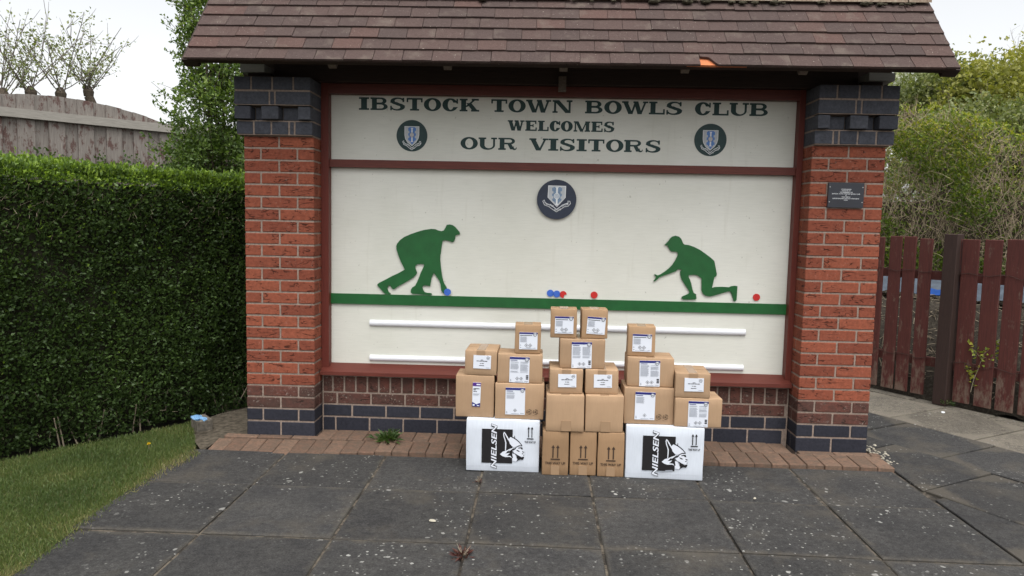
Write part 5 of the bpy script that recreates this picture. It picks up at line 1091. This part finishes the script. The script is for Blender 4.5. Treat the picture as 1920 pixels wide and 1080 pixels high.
tuft('weed', 'tiny dark red weed in the slab joint in front of the left white carton', 898, 905, GZ, 'leaf_red', 22, .02, .02, .4)
tuft('weed', 'small green weed on the pavement beside the foot of the picket fence', 1775, 757, -.01, 'leaf_hedge', 60, .05, .035, .5)
# dandelion
c = pZ(279, 843, GZ); dn = thing('dandelion', 'single yellow dandelion on the lawn below the hedge', 'flower', (c[0], c[1], GZ))
obj('stem', tubes('stem', [(Vector((0, 0, 0)), Vector((.004, -.004, .035)), .0018, .0015)], 'leaf_hedge' if False else 'twig_pale', 5), dn)
P = np.tile(np.array([[.004, -.004, .035]]), (60, 1)); obj('flower_head', leaf_mesh('flower_head', P, .013, 'petal_yellow', nrm=(0, -.3, .8), spread=.7, aspect=.35), dn)
# concrete block and glove beside the pillar
c = pZ(373, 806, GZ); cb = thing('concrete_block', 'weathered concrete kerb block standing at the hedge end', 'block', (c[0], c[1]+.04, GZ-.02), .7, None, cham(.10, .16, .10, .015, 'concrete_old', 'concrete_block', .004))
c = pZ(368, 789, .07); gl = thing('glove', 'crumpled pale blue plastic glove lying by the hedge end', 'glove', (c[0]-.01, c[1]+.03, .082))
bm = bmesh.new(); bmesh.ops.create_icosphere(bm, subdivisions=3, radius=.03)
for q in bm.verts: q.co = Vector((q.co.x*1.25, q.co.y*1.0, q.co.z*.55)); q.co *= 1+.45*mnoise.noise(q.co*45)
me = bpy.data.meshes.new('palm'); bm.to_mesh(me); bm.free(); me.materials.append(MATS['glove_blue']); obj('palm', me, gl)
for i in range(4): obj('finger', tubes('finger', [(Vector((.02, -.012+.009*i, .0)), Vector((.05, -.02+.013*i, -.006)), .006, .005), (Vector((.05, -.02+.013*i, -.006)), Vector((.062, -.03+.014*i, -.014)), .005, .003)], 'glove_blue', 7), gl)
# low concrete footing and earth strip left of the pillar
setting('footing', mesh('footing', [(-.50, .30, GZ-.002), (-.30, -.1, GZ-.002), (-.16, -.30, GZ-.004), (-.15, -.06, GZ+.004), (-.001, .0, GZ+.012), (-.001, .7, GZ+.02), (-.30, .8, GZ+.01)], [tuple(range(7))], 'dirt_pale'), 'rough concrete strip between hedge end and pillar')
# fallen petals, chips and leaves on the slabs
for lab, u, v, s_, mt in (('curled yellowish dead leaf on the slabs below the left white carton', 811, 978, .022, 'litter_pale'), ('pale cement crumb on the slab right of the white carton', 1415, 936, .014, 'litter_pale'), ('white splash of dried paint on the sandy slab by the picket fence', 1768, 774, .03, 'crest_white'), ('pale stone chip beside the right pillar foot', 1640, 836, .022, 'litter_pale'), ('pale stone chip lying by the edge of the brick edging on the right', 1660, 852, .02, 'litter_pale')):
    c = pZ(u, v, GZ); n = 9; ring = [(s_*(.6+.4*random.random())*math.cos(6.28*i/n), s_*.6*(.6+.4*random.random())*math.sin(6.28*i/n)) for i in range(n)]
    v = [(x, y, .001) for x, y in ring]+[(x*.7, y*.7, .006) for x, y in ring]; f = [tuple(range(n, 2*n))]+[(i, (i+1) % n, n+(i+1) % n, n+i) for i in range(n)]+[tuple(range(n-1, -1, -1))]
    thing('litter', lab, 'litter', (c[0], c[1], GZ+.003), random.random()*6, None, mesh('litter', v, f, mt))
rub = []
for i in range(110):
    x, y = 3.985+abs(random.gauss(0, .045)), random.uniform(-.15, .28); r_ = random.uniform(.002, .006); rub.append((x-r_, x+r_, y-r_, y+r_, GZ-.004, GZ+r_*random.uniform(.6, 1.4)))
ro = obj('rubble', boxes_mesh('rubble', rub, 'litter_pale')); ro['kind'] = 'stuff'; ro['label'] = 'loose pale mortar crumbs along the right pillar foot'; ro['category'] = 'rubble'
